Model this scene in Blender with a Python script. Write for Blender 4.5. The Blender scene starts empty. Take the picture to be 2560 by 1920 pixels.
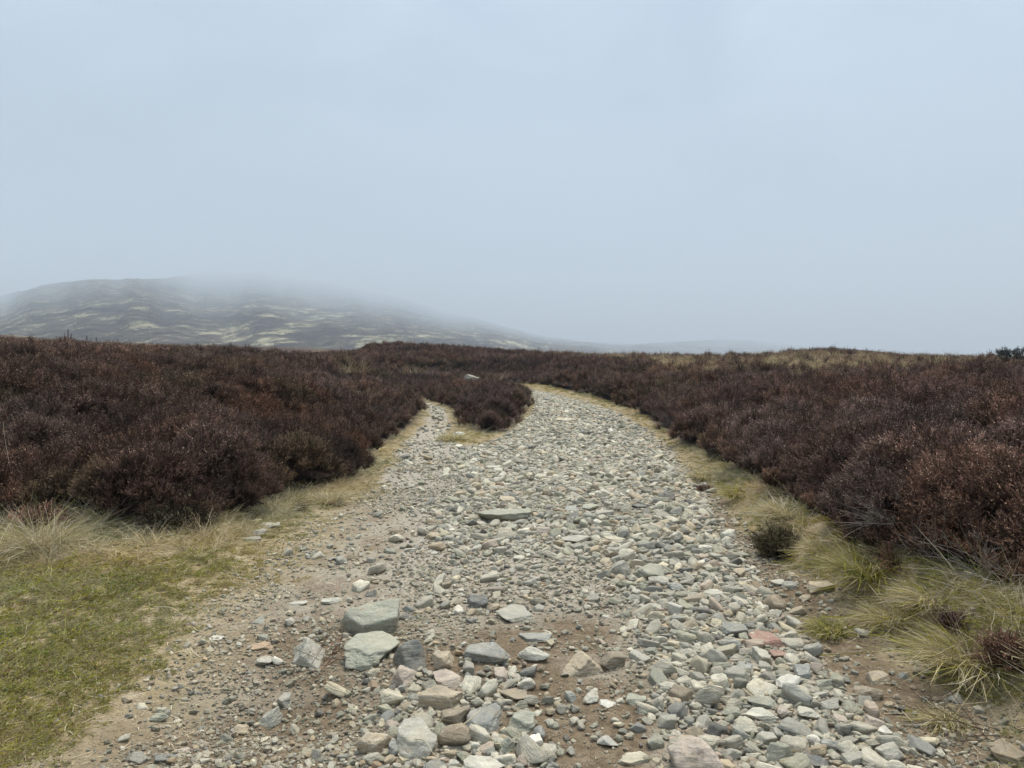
import bpy, math
import numpy as np
from math import radians, pi
RS = np.random.RandomState
rng = RS(7)
C = bpy.context.scene.collection
scene = bpy.context.scene

# ------------------------------------------------------------------ camera model (2560 px wide frame)
FPX, CX, CY, EYE, CAMH = 1923.0, 1280.0, 960.0, 880.0, 1.6
PITCH = math.atan((CY - EYE) / FPX)

def ray(px, py):
    """direction (x, y, z) with y = 1 for a pixel of the 2560x1920 frame"""
    u = (px - CX) / FPX; v = (CY - py) / FPX
    cp, sp = math.cos(PITCH), math.sin(PITCH)
    y = cp + v * sp; z = -sp + v * cp
    return u / y, z / y

# ------------------------------------------------------------------ noise
def _h(ix, iy, seed):
    n = (ix.astype(np.int64) * 374761393 + iy.astype(np.int64) * 668265263 + seed * 1274126177) & 0xffffffff
    n = ((n ^ (n >> 13)) * 1274126177) & 0xffffffff
    n = ((n ^ (n >> 16)) * 2246822519) & 0xffffffff
    return ((n ^ (n >> 15)) & 0xffffff) / float(0xffffff)

def vnoise(x, y, seed=0):
    ix = np.floor(x); iy = np.floor(y); fx = x - ix; fy = y - iy
    fx = fx * fx * (3 - 2 * fx); fy = fy * fy * (3 - 2 * fy)
    a = _h(ix, iy, seed); b = _h(ix + 1, iy, seed); c = _h(ix, iy + 1, seed); d = _h(ix + 1, iy + 1, seed)
    return (a * (1 - fx) + b * fx) * (1 - fy) + (c * (1 - fx) + d * fx) * fy

def fbm(x, y, oct=4, seed=0):
    s = 0; a = 1; t = 0
    for k in range(oct):
        s = s + a * vnoise(x, y, seed + k * 17); t += a; a *= .5; x = x * 2.03 + 7.1; y = y * 2.03 + 3.7
    return s / t * 2 - 1

def noise3(p, seed=0):
    x, y, z = p[:, 0], p[:, 1], p[:, 2]
    iz = np.floor(z); fz = z - iz; fz = fz * fz * (3 - 2 * fz)
    a = vnoise(x + iz * 31.7, y + iz * 17.3, seed); b = vnoise(x + (iz + 1) * 31.7, y + (iz + 1) * 17.3, seed)
    return (a * (1 - fz) + b * fz) * 2 - 1

def sstep(a, b, x):
    t = np.clip((x - a) / (b - a), 0, 1); return t * t * (3 - 2 * t)

def cells(x, y, cs, seed=0):
    """F1 distance (in cell units), id hash of the nearest centre"""
    gx = np.floor(x / cs); gy = np.floor(y / cs)
    best = np.full(x.shape, 9.0); bid = np.zeros(x.shape)
    for dx in (-1, 0, 1):
        for dy in (-1, 0, 1):
            cx = gx + dx; cy = gy + dy
            jx = cx + .15 + .7 * _h(cx, cy, seed + 1); jy = cy + .15 + .7 * _h(cx, cy, seed + 2)
            d = np.hypot(x / cs - jx, y / cs - jy); m = d < best
            best = np.where(m, d, best); bid = np.where(m, _h(cx, cy, seed + 3), bid)
    return best, bid

# ------------------------------------------------------------------ zones on the ground (metres, camera at 0,0 looking +y)
OPEN = np.array([(3.4,-9),(3.2,0),(2.95,3.2),(2.7,4.2),(2.42,5.3),(2.42,6.4),(2.62,8.6),(2.78,11),(2.9,13),(3.05,16),(3.2,19),(2.95,25),
    (2.3,30),(1.2,36),(-2,40.5),(-7,43.5),(-14,46),(-14,43),(-7,40.3),(-3,37),(-0.4,33),(.55,29),(.62,26),(.5,22),(.28,18.5),(.02,16.4),(-.18,15.2),
    (-.55,14.9),(-.85,15.7),(-1.2,17.5),(-1.4,19.5),(-1.75,22),(-3.3,27),(-3.9,26.6),(-2.7,22),(-2.3,19),(-2.18,17),(-2.3,14),(-2.25,11.6),(-1.95,9.8),
    (-2.15,9.0),(-2.5,8.3),(-2.35,7.3),(-2.7,6.7),(-3.0,6.25),(-3.5,6.5),(-3.9,7.0),(-4.9,6.5),(-7.2,5.8),(-9,4.6),(-10,0),(-10,-9)], float)
BARE = np.array([(2.0,-9),(1.9,2),(2.02,3),(2.12,3.6),(2.14,4.5),(2.08,5.2),(2.05,6.0),(2.15,7.2),(2.3,8.9),(2.42,10.6),(2.62,13),(2.8,15.6),(2.8,20),
    (2.35,25),(1.5,30),(.4,34),(-2.4,38),(-7.5,41.5),(-7,41),(-3,38),(-.2,33.6),(.78,29),(.82,26),(.7,22),(.42,18.5),(.1,16),(-.12,14.3),(-.5,13.3),
    (-.95,13.0),(-1.15,14.4),(-1.3,16.5),(-1.6,19),(-1.95,22),(-3.4,26.4),(-3.6,26.2),(-2.45,22),(-2.1,19),(-1.95,17),(-1.98,14),(-1.8,11.6),(-1.68,9.5),
    (-1.72,8),(-1.82,6.8),(-1.8,6),(-1.85,5.2),(-1.9,4.7),(-1.75,4.1),(-1.7,3.6),(-1.72,3.1),(-1.8,2),(-1.8,-9)], float)
TRACK = np.array([(1.7,-9),(1.6,2),(1.56,3),(1.62,3.6),(1.68,4.5),(1.8,5.4),(1.86,6.4),(2.0,7.6),(2.2,9.5),(2.35,11.6),(2.72,15.6),(2.72,20),
    (2.2,25),(1.2,30),(.2,33.6),(-3,38),(-3.4,37.6),(-.2,33),(.8,29),(.72,26),(.62,22),(.35,18.5),(.1,16.4),(-.3,14.6),(-.65,12.7),(-.85,10.2),
    (-.95,7.8),(-.95,6),(-.9,5),(-.8,4.1),(-.7,3),(-.6,0),(-.6,-9)], float)

def sdpoly(x, y, P):
    """signed distance, positive OUTSIDE the polygon"""
    x = np.asarray(x, float); y = np.asarray(y, float)
    best = np.full(x.shape, 1e9); ins = np.zeros(x.shape, bool); n = len(P)
    for i in range(n):
        ax, ay = P[i]; bx, by = P[(i + 1) % n]
        ex, ey = bx - ax, by - ay; wx, wy = x - ax, y - ay
        t = np.clip((wx * ex + wy * ey) / (ex * ex + ey * ey), 0, 1)
        best = np.minimum(best, (wx - ex * t) ** 2 + (wy - ey * t) ** 2)
        c = (ay > y) != (by > y)
        if abs(ey) > 1e-9:
            ins ^= c & (x < ex * (y - ay) / ey + ax)
    d = np.sqrt(best); return np.where(ins, -d, d)

P2 = 2560 / 2212.0
# canopy skyline at about 58 m, as (column in 2212 frame, row in 2212 frame)
SKY1 = np.array([(-400,752),(0,757),(400,765),(700,762),(780,757),(795,744),(850,741),(950,745),(1050,752),(1120,758),(1300,762),(1500,766),(1650,762),(1740,754),(1790,752),(1850,756),(1950,767),(2100,772),(2212,778),(2700,785)], float)
# second, farther moor line at about 170 m
SKY2 = np.array([(-500,700),(0,722),(120,731),(250,739),(400,744),(600,749),(800,756),(1000,772),(1500,775),(1700,764),(1780,757),(1850,754),(1930,762),(1980,771),(2212,795),(2700,810)], float)
E2, F2, C2 = EYE / P2, FPX / P2, CX / P2

def low_part(x, y):
    """the far end of the island, where the heather lies low and the view opens to the grass behind"""
    return .5 * sstep(18, 25, y) * sstep(47, 43, y) * sstep(-7, -5, x) * sstep(2.2, 1.2, x)

def ground_z(x, y, micro=True):
    x = np.asarray(x, float); y = np.asarray(y, float)
    r = np.hypot(x, y)
    so = sdpoly(x, y, OPEN); sb = sdpoly(x, y, BARE)
    fy = np.maximum(y, .25 * r + 1e-6)
    col = C2 + F2 * np.clip(x / fy, -1.2, 1.2)
    side = sstep(-.6, .9, x)
    # banks carrying the heather
    A = np.interp(col, [-400, 0, 300, 600, 720, 850, 1106, 1400, 1700, 2212, 2700], [1.3, 1.25, 1.2, 1.08, .85, .55, .45, .68, .68, .66, .7])
    b = A * (1 - np.exp(-np.maximum(so - .1, 0) / 4.2)) * (1 - 1.5 * low_part(x, y))
    # grassy verge step on the right of the track, highest beside the camera
    v = (.34 * sstep(0, .38, sb) * side * np.interp(y, [0, 3, 8, 12, 18], [1, 1, .6, .28, .15])
         + .05 * sstep(0, .8, sb) * (1 - side))
    z = b + v
    # shallow hollows and humps of the worn surface
    z = z + .10 * fbm(x * .35 + 3, y * .35, 2, 5) * np.clip(.25 + sb * .3, .12, 1) * sstep(1.5, 4, r)
    z = z - .10 * np.exp(-(((x + 1.15) / .42) ** 2 + ((y - 3.35) / .36) ** 2)) - .06 * np.exp(-(((x - 1.75) / .25) ** 2 + ((y - 4.4) / 1.5) ** 2))
    z = z + .05 * np.exp(-(((x + .35) / .55) ** 2 + ((y - 4.0) / .4) ** 2))
    # far ground follows the moor's skyline
    Z1 = CAMH + (E2 - np.interp(col, SKY1[:, 0], SKY1[:, 1])) / F2 * 58 - .66
    Z2 = CAMH + (E2 - np.interp(col, SKY2[:, 0], SKY2[:, 1])) / F2 * 170 - .1
    lo = np.minimum(Z1, Z2) - 1.6
    z = z * (1 - sstep(41, 58, fy)) + Z1 * sstep(41, 58, fy)
    z = z + (lo - z) * sstep(60, 95, fy)
    z = z + (Z2 - z) * sstep(100, 168, fy)
    z = z + (-26 - z) * sstep(180, 420, fy)
    z = z + .35 * fbm(x * .06, y * .06, 3, 9) * sstep(20, 40, r) * (1 - sstep(45, 56, fy)) * (1 - sstep(2.5, .5, so))
    back = sstep(4, -4, y)
    if micro:
        z = z + .014 * fbm(x * 5, y * 5, 3, 21) * (1 - sstep(15, 30, r)) + .006 * fbm(x * 19, y * 19, 2, 22) * (1 - sstep(6, 10, r))
    return z

_YS = np.geomspace(2.2, 180, 420)
def hit(px, py):
    """where the view ray of a pixel meets the ground"""
    dx, dz = ray(px, py)
    g = ground_z(dx * _YS, _YS, False); below = (CAMH + dz * _YS) <= g
    i = max(1, int(np.argmax(below))) if below.any() else len(_YS) - 1
    f0 = CAMH + dz * _YS[i - 1] - g[i - 1]; f1 = CAMH + dz * _YS[i] - g[i]
    t = float(np.clip(f0 / (f0 - f1 + 1e-9), 0, 1)); Y = float(_YS[i - 1] * (1 - t) + _YS[i] * t)
    return dx * Y, Y, float(g[i - 1] * (1 - t) + g[i] * t)

# ------------------------------------------------------------------ mesh helpers
def mesh_np(name, V, F, smooth=True, col=None, attrs=None):
    """V (n,3); F = list of integer arrays (k, sides)"""
    me = bpy.data.meshes.new(name)
    V = np.asarray(V, np.float32); me.vertices.add(len(V)); me.vertices.foreach_set('co', V.ravel())
    if not isinstance(F, list): F = [F]
    F = [f for f in F if len(f)]
    if F:
        li = np.concatenate([f.ravel() for f in F]).astype(np.int32)
        ls = np.concatenate([np.full(len(f), f.shape[1]) for f in F]); st = np.concatenate([[0], np.cumsum(ls)[:-1]]).astype(np.int32)
        me.loops.add(len(li)); me.loops.foreach_set('vertex_index', li)
        me.polygons.add(len(ls)); me.polygons.foreach_set('loop_start', st)
        me.polygons.foreach_set('use_smooth', np.full(len(ls), smooth))
    me.update(calc_edges=True)
    if col is not None:
        a = me.attributes.new('col', 'FLOAT_COLOR', 'POINT')
        cc = np.ones((len(V), 4), np.float32); cc[:, :3] = col; a.data.foreach_set('color', cc.ravel())
    for k, v in (attrs or {}).items():
        v = np.asarray(v)
        if v.ndim == 2:
            a = me.attributes.new(k, 'FLOAT_VECTOR', 'POINT'); a.data.foreach_set('vector', v.astype(np.float32).ravel())
        elif v.dtype.kind in 'iu':
            a = me.attributes.new(k, 'INT', 'POINT'); a.data.foreach_set('value', v.astype(np.int32))
        elif v.dtype.kind == 'b':
            a = me.attributes.new(k, 'BOOLEAN', 'POINT'); a.data.foreach_set('value', v)
        else:
            a = me.attributes.new(k, 'FLOAT', 'POINT'); a.data.foreach_set('value', v.astype(np.float32))
    return me

def link(name, me, mat=None, parent=None, label=None, cat=None, group=None, kind=None):
    o = bpy.data.objects.new(name, me); C.objects.link(o)
    if mat is not None and me is not None and len(me.materials) == 0: me.materials.append(mat)
    if parent: o.parent = parent
    if label: o['label'] = label
    if cat: o['category'] = cat
    if group: o['group'] = group
    if kind: o['kind'] = kind
    return o

def grid_faces(nr, nc, mask=None, wrap=False):
    i = np.arange(nr - 1)[:, None]; j = np.arange(nc if wrap else nc - 1)[None, :]
    j2 = (j + 1) % nc
    f = np.stack([(i * nc + j), (i * nc + j2), ((i + 1) * nc + j2), ((i + 1) * nc + j)], -1).reshape(-1, 4)
    if mask is not None:
        m = mask.ravel(); f = f[m[f].all(1)]
    return f

def rotmats(axis, spin):
    z = axis / np.linalg.norm(axis, axis=1, keepdims=True)
    ref = np.where(np.abs(z[:, :1]) < .9, np.array([[1., 0, 0]]), np.array([[0., 1, 0]]))
    x = np.cross(ref, z); x /= np.linalg.norm(x, axis=1, keepdims=True); y = np.cross(z, x)
    c, s = np.cos(spin)[:, None], np.sin(spin)[:, None]
    X = x * c + y * s; Y = -x * s + y * c
    return np.stack([X, Y, z], -1)

def eulers(R):
    return np.stack([np.arctan2(R[:, 2, 1], R[:, 2, 2]), np.arcsin(np.clip(-R[:, 2, 0], -1, 1)), np.arctan2(R[:, 1, 0], R[:, 0, 0])], -1)

# ------------------------------------------------------------------ node helpers
def newmat(name):
    m = bpy.data.materials.new(name); m.use_nodes = True
    nt = m.node_tree; nt.nodes.clear()
    out = nt.nodes.new('ShaderNodeOutputMaterial')
    return m, nt, out

class NT:
    def __init__(s, nt): s.nt = nt
    def n(s, t, **k):
        nd = s.nt.nodes.new(t)
        for a, b in k.items(): setattr(nd, a, b)
        return nd
    def l(s, a, b): s.nt.links.new(a, b)
    def setin(s, nd, key, v):
        if hasattr(v, 'is_output') or isinstance(v, bpy.types.NodeSocket): s.l(v, nd.inputs[key])
        else: nd.inputs[key].default_value = v
    def noise(s, vec, scale, detail=4, rough=.55, dist=0.):
        nd = s.n('ShaderNodeTexNoise'); s.setin(nd, 'Vector', vec); nd.inputs['Scale'].default_value = scale
        nd.inputs['Detail'].default_value = detail; nd.inputs['Roughness'].default_value = rough; nd.inputs['Distortion'].default_value = dist
        return nd.outputs['Fac']
    def vor(s, vec, scale, feat='F1'):
        nd = s.n('ShaderNodeTexVoronoi', feature=feat); s.setin(nd, 'Vector', vec); nd.inputs['Scale'].default_value = scale
        return nd
    def ramp(s, fac, stops, interp='LINEAR'):
        nd = s.n('ShaderNodeValToRGB'); s.l(fac, nd.inputs[0]); cr = nd.color_ramp; cr.interpolation = interp
        while len(cr.elements) < len(stops): cr.elements.new(.5)
        for e, (p, c) in zip(cr.elements, stops):
            e.position = p; e.color = (*c, 1) if hasattr(c, '__len__') else (c, c, c, 1)
        return nd.outputs[0]
    def mix(s, fac, a, b, mode='MIX'):
        nd = s.n('ShaderNodeMix', data_type='RGBA', blend_type=mode)
        s.setin(nd, 0, fac)
        for i, v in ((6, a), (7, b)):
            if isinstance(v, bpy.types.NodeSocket): s.l(v, nd.inputs[i])
            else: nd.inputs[i].default_value = (*v, 1)
        return nd.outputs[2]
    def math(s, op, a, b=0., clamp=False):
        nd = s.n('ShaderNodeMath', operation=op, use_clamp=clamp); s.setin(nd, 0, a); s.setin(nd, 1, b); return nd.outputs[0]
    def attr(s, name, typ='GEOMETRY', out='Color'):
        nd = s.n('ShaderNodeAttribute', attribute_name=name, attribute_type=typ); return nd.outputs[out]
    def bsdf(s, col, rough=.85, spec=.25, normal=None):
        nd = s.n('ShaderNodeBsdfPrincipled'); s.setin(nd, 'Base Color', col); s.setin(nd, 'Roughness', rough)
        nd.inputs['Specular IOR Level'].default_value = spec
        if normal is not None: s.l(normal, nd.inputs['Normal'])
        return nd.outputs[0]
    def bump(s, h, strength, dist):
        nd = s.n('ShaderNodeBump'); s.l(h, nd.inputs['Height']); nd.inputs['Strength'].default_value = strength
        nd.inputs['Distance'].default_value = dist; return nd.outputs[0]

def veg_material(name, tint, transl=.25, rough=.8):
    m, nt, out = newmat(name); t = NT(nt)
    c = t.attr('col')
    if tint:
        tc = t.attr('tint', 'INSTANCER', 'Vector'); c = t.mix(1., c, tc, 'MULTIPLY')
    b = t.bsdf(c, rough, .15)
    tr = t.n('ShaderNodeBsdfTranslucent'); t.l(c, tr.inputs[0])
    mx = t.n('ShaderNodeMixShader'); mx.inputs[0].default_value = transl
    t.l(b, mx.inputs[1]); t.l(tr.outputs[0], mx.inputs[2]); t.l(mx.outputs[0], out.inputs[0])
    return m

def stone_material(name, src):
    m, nt, out = newmat(name); t = NT(nt)
    oc = t.n('ShaderNodeTexCoord').outputs['Object']
    oi = t.n('ShaderNodeObjectInfo')
    if src == 'inst':
        base = t.attr('tint', 'INSTANCER', 'Vector'); off = t.attr('offs', 'INSTANCER', 'Vector')
    else:
        base = oi.outputs['Color']
        cm = t.n('ShaderNodeCombineXYZ')
        for i in range(3): t.l(t.math('MULTIPLY', oi.outputs['Random'], 40. + 13 * i), cm.inputs[i])
        off = cm.outputs[0]
    add = t.n('ShaderNodeVectorMath', operation='ADD'); t.l(oc, add.inputs[0]); t.l(off, add.inputs[1]); v = add.outputs[0]
    k = 1.0 if src == 'inst' else 9.0       # instances are unit-sized, named stones are in metres
    big = t.noise(v, 1.3 * k, 4, .6); fine = t.noise(v, 9 * k, 5, .7)
    mp = t.n('ShaderNodeMapping'); t.l(v, mp.inputs[0]); mp.inputs['Scale'].default_value = (1, 1.5, 7); mp.inputs['Rotation'].default_value = (.35, .2, 0)
    strata = t.noise(mp.outputs[0], 1.0 * k, 4, .6, .6)
    c = t.mix(1., base, t.ramp(big, [(.25, (.78, .80, .80)), (.5, (1, 1, 1)), (.75, (1.14, 1.10, 1.0))]), 'MULTIPLY')
    c = t.mix(.75, c, t.ramp(strata, [(.3, (.72, .74, .72)), (.5, (1, 1, .98)), (.68, (1.22, 1.2, 1.14))]), 'MULTIPLY')
    c = t.mix(.8, c, t.ramp(fine, [(.3, (.72, .72, .70)), (.5, (1, 1, 1)), (.7, (1.22, 1.2, 1.16))]), 'MULTIPLY')
    # brown weathering stains and pale lichen
    st = t.ramp(t.noise(v, 2.1 * k, 3, .6), [(.60, 0.), (.72, .55)])
    c = t.mix(st, c, (.25, .17, .10))
    li = t.ramp(t.noise(v, 5.5 * k, 3, .75), [(.63, 0.), (.68, .6)])
    c = t.mix(li, c, (.52, .52, .46))
    vein = t.ramp(strata, [(.585, 0.), (.60, .5), (.612, 0.)])
    c = t.mix(vein, c, (.62, .60, .56))
    dust = t.ramp(t.noise(v, 1.9 * k, 4, .7), [(.42, 0.), (.66, .42)])
    c = t.mix(dust, c, (.37, .315, .24))
    h = t.math('ADD', t.math('MULTIPLY', fine, .5), t.math('MULTIPLY', strata, 1.0))
    nb = t.bump(h, .75, .022 if src == 'inst' else .012)
    t.l(t.bsdf(c, .82, .3, nb), out.inputs[0])
    return m

M_STONE = stone_material('weathered_stone', 'obj'); M_STONE_I = stone_material('loose_stone', 'inst')
M_VEG = veg_material('plant', False); M_VEG_I = veg_material('plant_mass', True)
M_TWIG = veg_material('heather_plant', False, .08, .85); M_TWIG_I = veg_material('heather_mass', True, .08, .85)

# ------------------------------------------------------------------ ground sheet
def zonemasks(x, y):
    so = sdpoly(x, y, OPEN); sb = sdpoly(x, y, BARE); st = sdpoly(x, y, TRACK)
    wob = .22 * fbm(x * 1.3, y * 1.3, 4, 31) * np.interp(y, [0, 8, 25], [1, 1, .5])
    heath = sstep(-.15, .25, so + wob * .7)
    left_soft = np.where((x < 0) & (y < 9), .6, .12)
    grass = sstep(-left_soft, left_soft * .7, sb + wob * 1.3) * (1 - heath)
    mud = np.clip(sstep(-.12, .12, st + wob) * sstep(.9, 1.4, x) * (1 - sstep(8, 12, y)), 0, 1)
    dirt2 = np.exp(-(((x - .38) / .36) ** 2 + ((y - 3.2) / .6) ** 2)) + .6 * np.exp(-(((x - .3) / .5) ** 2 + ((y - 4.6) / .5) ** 2)) + np.exp(-(((x + 1.05) / .5) ** 2 + ((y - 3.2) / .45) ** 2)) + .8 * np.exp(-(((x + .8) / .3) ** 2 + ((y - 4.15) / .3) ** 2))
    dirt2 = dirt2 + .75 * sstep(5.2, 3.7, y) * sstep(.75, .3, x) * sstep(-2.2, -1.6, x)
    mud = np.maximum(mud, np.clip(dirt2 * (.75 + 1.7 * fbm(x * 2.4, y * 2.4, 4, 44)), 0, 1)) * (1 - grass)
    stone = np.maximum(sstep(.25, -.25, st + wob) * (.45 + .55 * sstep(4.5, 6.5, y)), sstep(.1, -.1, sb) * sstep(7, 10, y))
    return grass, mud, stone, heath, so, sb, st

th = np.concatenate([np.linspace(-180, -50, 60)[:-1], np.linspace(-50, 50, 620), np.linspace(50, 180, 60)[1:-1]])
rr = np.concatenate([[.03, .3, .8, 1.3], np.geomspace(1.7, 12, 210), np.geomspace(12, 80, 110)[1:], np.geomspace(80, 9000, 80)[1:]])
TH, RR = np.meshgrid(np.radians(th), rr); GX = RR * np.sin(TH); GY = RR * np.cos(TH)
GZ = ground_z(GX, GY)
gm, mm, sm, hm, so_, sb_, st_ = zonemasks(GX, GY)
nr, nc = GX.shape
V = np.stack([GX, GY, GZ], -1).reshape(-1, 3)
me = mesh_np('ground', V, grid_faces(nr, nc, wrap=True)[:, ::-1], True,
             attrs={'grass': gm.ravel(), 'mud': mm.ravel(), 'stone': sm.ravel(), 'heath': hm.ravel(), 'far': sstep(60, 75, RR).ravel()})
m, nt, out = newmat('moor_ground'); t = NT(nt)
pos = t.n('ShaderNodeNewGeometry').outputs['Position']
n1 = t.noise(pos, 1.4, 6, .65); n2 = t.noise(pos, 14, 5, .7); n3 = t.noise(pos, 70, 4, .7)
vp = t.vor(pos, 42.); vp2 = t.vor(pos, 95.)
dirt = t.ramp(n2, [(.3, (.185, .148, .105)), (.5, (.295, .245, .18)), (.7, (.39, .34, .265))])
dirt = t.mix(t.ramp(n1, [(.42, 0.), (.62, .7)]), dirt, (.37, .325, .25))
peb = t.mix(.5, t.ramp(t.math('MULTIPLY', vp.outputs['Color'], 1.), [(0., (.24, .22, .19)), (.5, (.40, .38, .33)), (1., (.58, .56, .50))]), dirt)
pebm = t.ramp(vp.outputs['Distance'], [(.30, 1.), (.42, 0.)])
dirt = t.mix(t.math('MULTIPLY', pebm, .8), dirt, peb)
grav = t.ramp(vp2.outputs['Color'], [(0., (.27, .25, .21)), (.4, (.41, .38, .32)), (1., (.60, .57, .50))])
grav = t.mix(t.ramp(n2, [(.35, .9), (.65, .25)]), grav, (.30, .25, .19))
mudc = t.ramp(n2, [(.3, (.11, .08, .05)), (.55, (.19, .143, .094)), (.75, (.29, .23, .16))])
grs = t.ramp(t.noise(pos, 5, 5, .7), [(.30, (.16, .135, .06)), (.42, (.25, .195, .10)), (.55, (.33, .26, .155)), (.72, (.38, .31, .21))])
grs = t.mix(.5, grs, t.ramp(n3, [(.3, (.4, .4, .4)), (.7, (1.5, 1.5, 1.5))]), 'MULTIPLY')
lit = t.ramp(n2, [(.3, (.03, .02, .014)), (.7, (.075, .05, .035))])
moor = t.ramp(t.noise(pos, .12, 6, .65), [(.36, (.055, .037, .032)), (.52, (.085, .055, .042)), (.60, (.19, .145, .08)), (.72, (.26, .21, .12))])
moor = t.mix(.7, moor, t.ramp(t.noise(pos, 1.6, 4, .7), [(.3, (.45, .45, .45)), (.7, (1.5, 1.5, 1.5))]), 'MULTIPLY')
A = lambda k: t.attr(k, 'GEOMETRY', 'Fac')
dirt = t.mix(t.ramp(t.noise(pos, 2.6, 6, .7, .5), [(.44, 0.), (.58, .75)]), dirt, (.215, .165, .115))
c = t.mix(A('stone'), dirt, grav); c = t.mix(A('mud'), c, mudc)
gfac = t.math('MULTIPLY', A('grass'), 1.); gfac = t.math('ADD', gfac, t.math('MULTIPLY', t.math('SUBTRACT', n2, .5), 1.2), True)
gfac = t.math('MULTIPLY', gfac, t.ramp(A('grass'), [(.02, 0.), (.2, 1.)]))
c = t.mix(gfac, c, grs); c = t.mix(A('heath'), c, lit); c = t.mix(A('far'), c, moor)
h = t.math('ADD', t.math('MULTIPLY', n2, .6), t.math('ADD', t.math('MULTIPLY', n3, .35), t.math('MULTIPLY', pebm, .35)))
t.l(t.bsdf(c, .95, .1, t.bump(h, .9, .02)), out.inputs[0])
link('ground', me, m, kind='structure', label='worn moorland ground of dirt, mud and short turf')

# ------------------------------------------------------------------ far hills
def hill():
    cols = np.linspace(-900, 3100, 420)
    HC = np.array([(-900, 110), (-300, 116), (0, 121), (50, 131), (100, 146), (200, 156), (350, 158), (450, 170), (560, 172), (700, 152), (850, 120), (950, 92), (1050, 66), (1150, 38),
                   (1250, 24), (1350, 17), (1450, 22), (1550, 28), (1650, 22), (1750, 12), (1900, 4), (2212, -14), (3100, -25)], float)
    crest = np.interp(cols, HC[:, 0], HC[:, 1])
    r0 = np.interp(cols, [-900, 0, 600, 850, 1050, 1250, 1400, 1550, 3100], [460, 480, 540, 620, 760, 1300, 2200, 3000, 3600])
    rc = np.interp(cols, [-900, -60, 60, 200, 330, 390, 460, 560, 800, 950, 1050, 1250, 1400, 1550, 1650, 3100], [5600, 5200, 3000, 2300, 2700, 4200, 6800, 8200, 8200, 7400, 5200, 4200, 4200, 4600, 6500, 7000])
    rc = np.minimum(rc * np.exp(.42 * fbm(cols / 60, cols * 0, 4, 63)), 8200)
    T = np.concatenate([np.linspace(-.35, 0, 12)[:-1], np.linspace(0, 1, 150), 1 + np.linspace(0, 1, 12)[1:]])
    pe = np.zeros((len(T), len(cols))); Y = np.zeros_like(pe)
    for i, tt in enumerate(T):
        if tt <= 0: pe[i] = tt * 40 - 4; Y[i] = r0 * (1 + tt * .5)
        elif tt <= 1:
            pe[i] = -4 + (crest + 4) * tt; Y[i] = r0 * (rc / r0) ** (tt ** (2.1 * np.exp(.35 * fbm(cols / 85 + 9, cols * 0 + tt * 1.5, 4, 64))))
        else: pe[i] = crest - (tt - 1) * (crest + 40) * .9; Y[i] = rc * (1 + .35 * (tt - 1))
    X = (cols[None, :] - C2) / F2 * Y
    bump = fbm(X / 160, Y / 160, 5, 61)
    Y = Y * (1 + .05 * bump); X = (cols[None, :] - C2) / F2 * Y
    Z = CAMH + pe / F2 * Y
    Z = Z + (2.6 * fbm(X / 120, Y / 120, 4, 66) + 1.6 * fbm(X / 25, Y / 25, 4, 67) + 5 * fbm(X / 300, Y / 300, 3, 68)) * sstep(0, .1, T)[:, None]
    return X, Y, Z
HX, HY, HZ = hill()
HZMAX = float(HZ.max())
me = mesh_np('hills', np.stack([HX, HY, HZ], -1).reshape(-1, 3), grid_faces(*HX.shape), True)
m, nt, out = newmat('hillside'); t = NT(nt)
pos = t.n('ShaderNodeNewGeometry').outputs['Position']
mp = t.n('ShaderNodeMapping'); t.l(pos, mp.inputs[0]); mp.inputs['Scale'].default_value = (1, .2, 2.3); mp.inputs['Rotation'].default_value = (0, .12, 0)
hv = mp.outputs[0]
big = t.noise(hv, .012, 12, .70, 2.2); med = t.noise(hv, .055, 9, .75, .4); fin = t.noise(hv, .25, 5, .7)
sm_ = t.math('ADD', t.math('MULTIPLY', big, .44), t.math('ADD', t.math('MULTIPLY', med, .44), t.math('MULTIPLY', fin, .12)))
c = t.ramp(sm_, [(.40, (.026, .020, .024)), (.475, (.038, .030, .030)), (.49, (.060, .052, .042)), (.53, (.085, .075, .052)), (.548, (.25, .225, .145)), (.61, (.40, .37, .25))])
rock = t.ramp(t.noise(pos, .055, 5, .75), [(.62, 0.), (.66, .7)])
c = t.mix(rock, c, (.22, .22, .22))
c = t.mix(.6, c, t.ramp(fin, [(.3, (.6, .6, .6)), (.7, (1.4, 1.4, 1.4))]), 'MULTIPLY')
t.l(t.bsdf(c, .95, .05, t.bump(t.math('ADD', med, fin), .8, 6.)), out.inputs[0])
link('hills', me, m, kind='structure', label='hillside patched with dark heather and pale grass, fading into mist')

# ------------------------------------------------------------------ rocks
def ico(level):
    import bmesh
    bm = bmesh.new(); bmesh.ops.create_icosphere(bm, subdivisions=level, radius=1)
    v = np.array([x.co[:] for x in bm.verts]); f = np.array([[q.index for q in p.verts] for p in bm.faces]); bm.free(); return v, f
ICO = {l: ico(l) for l in (2, 3, 4, 5)}

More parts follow.
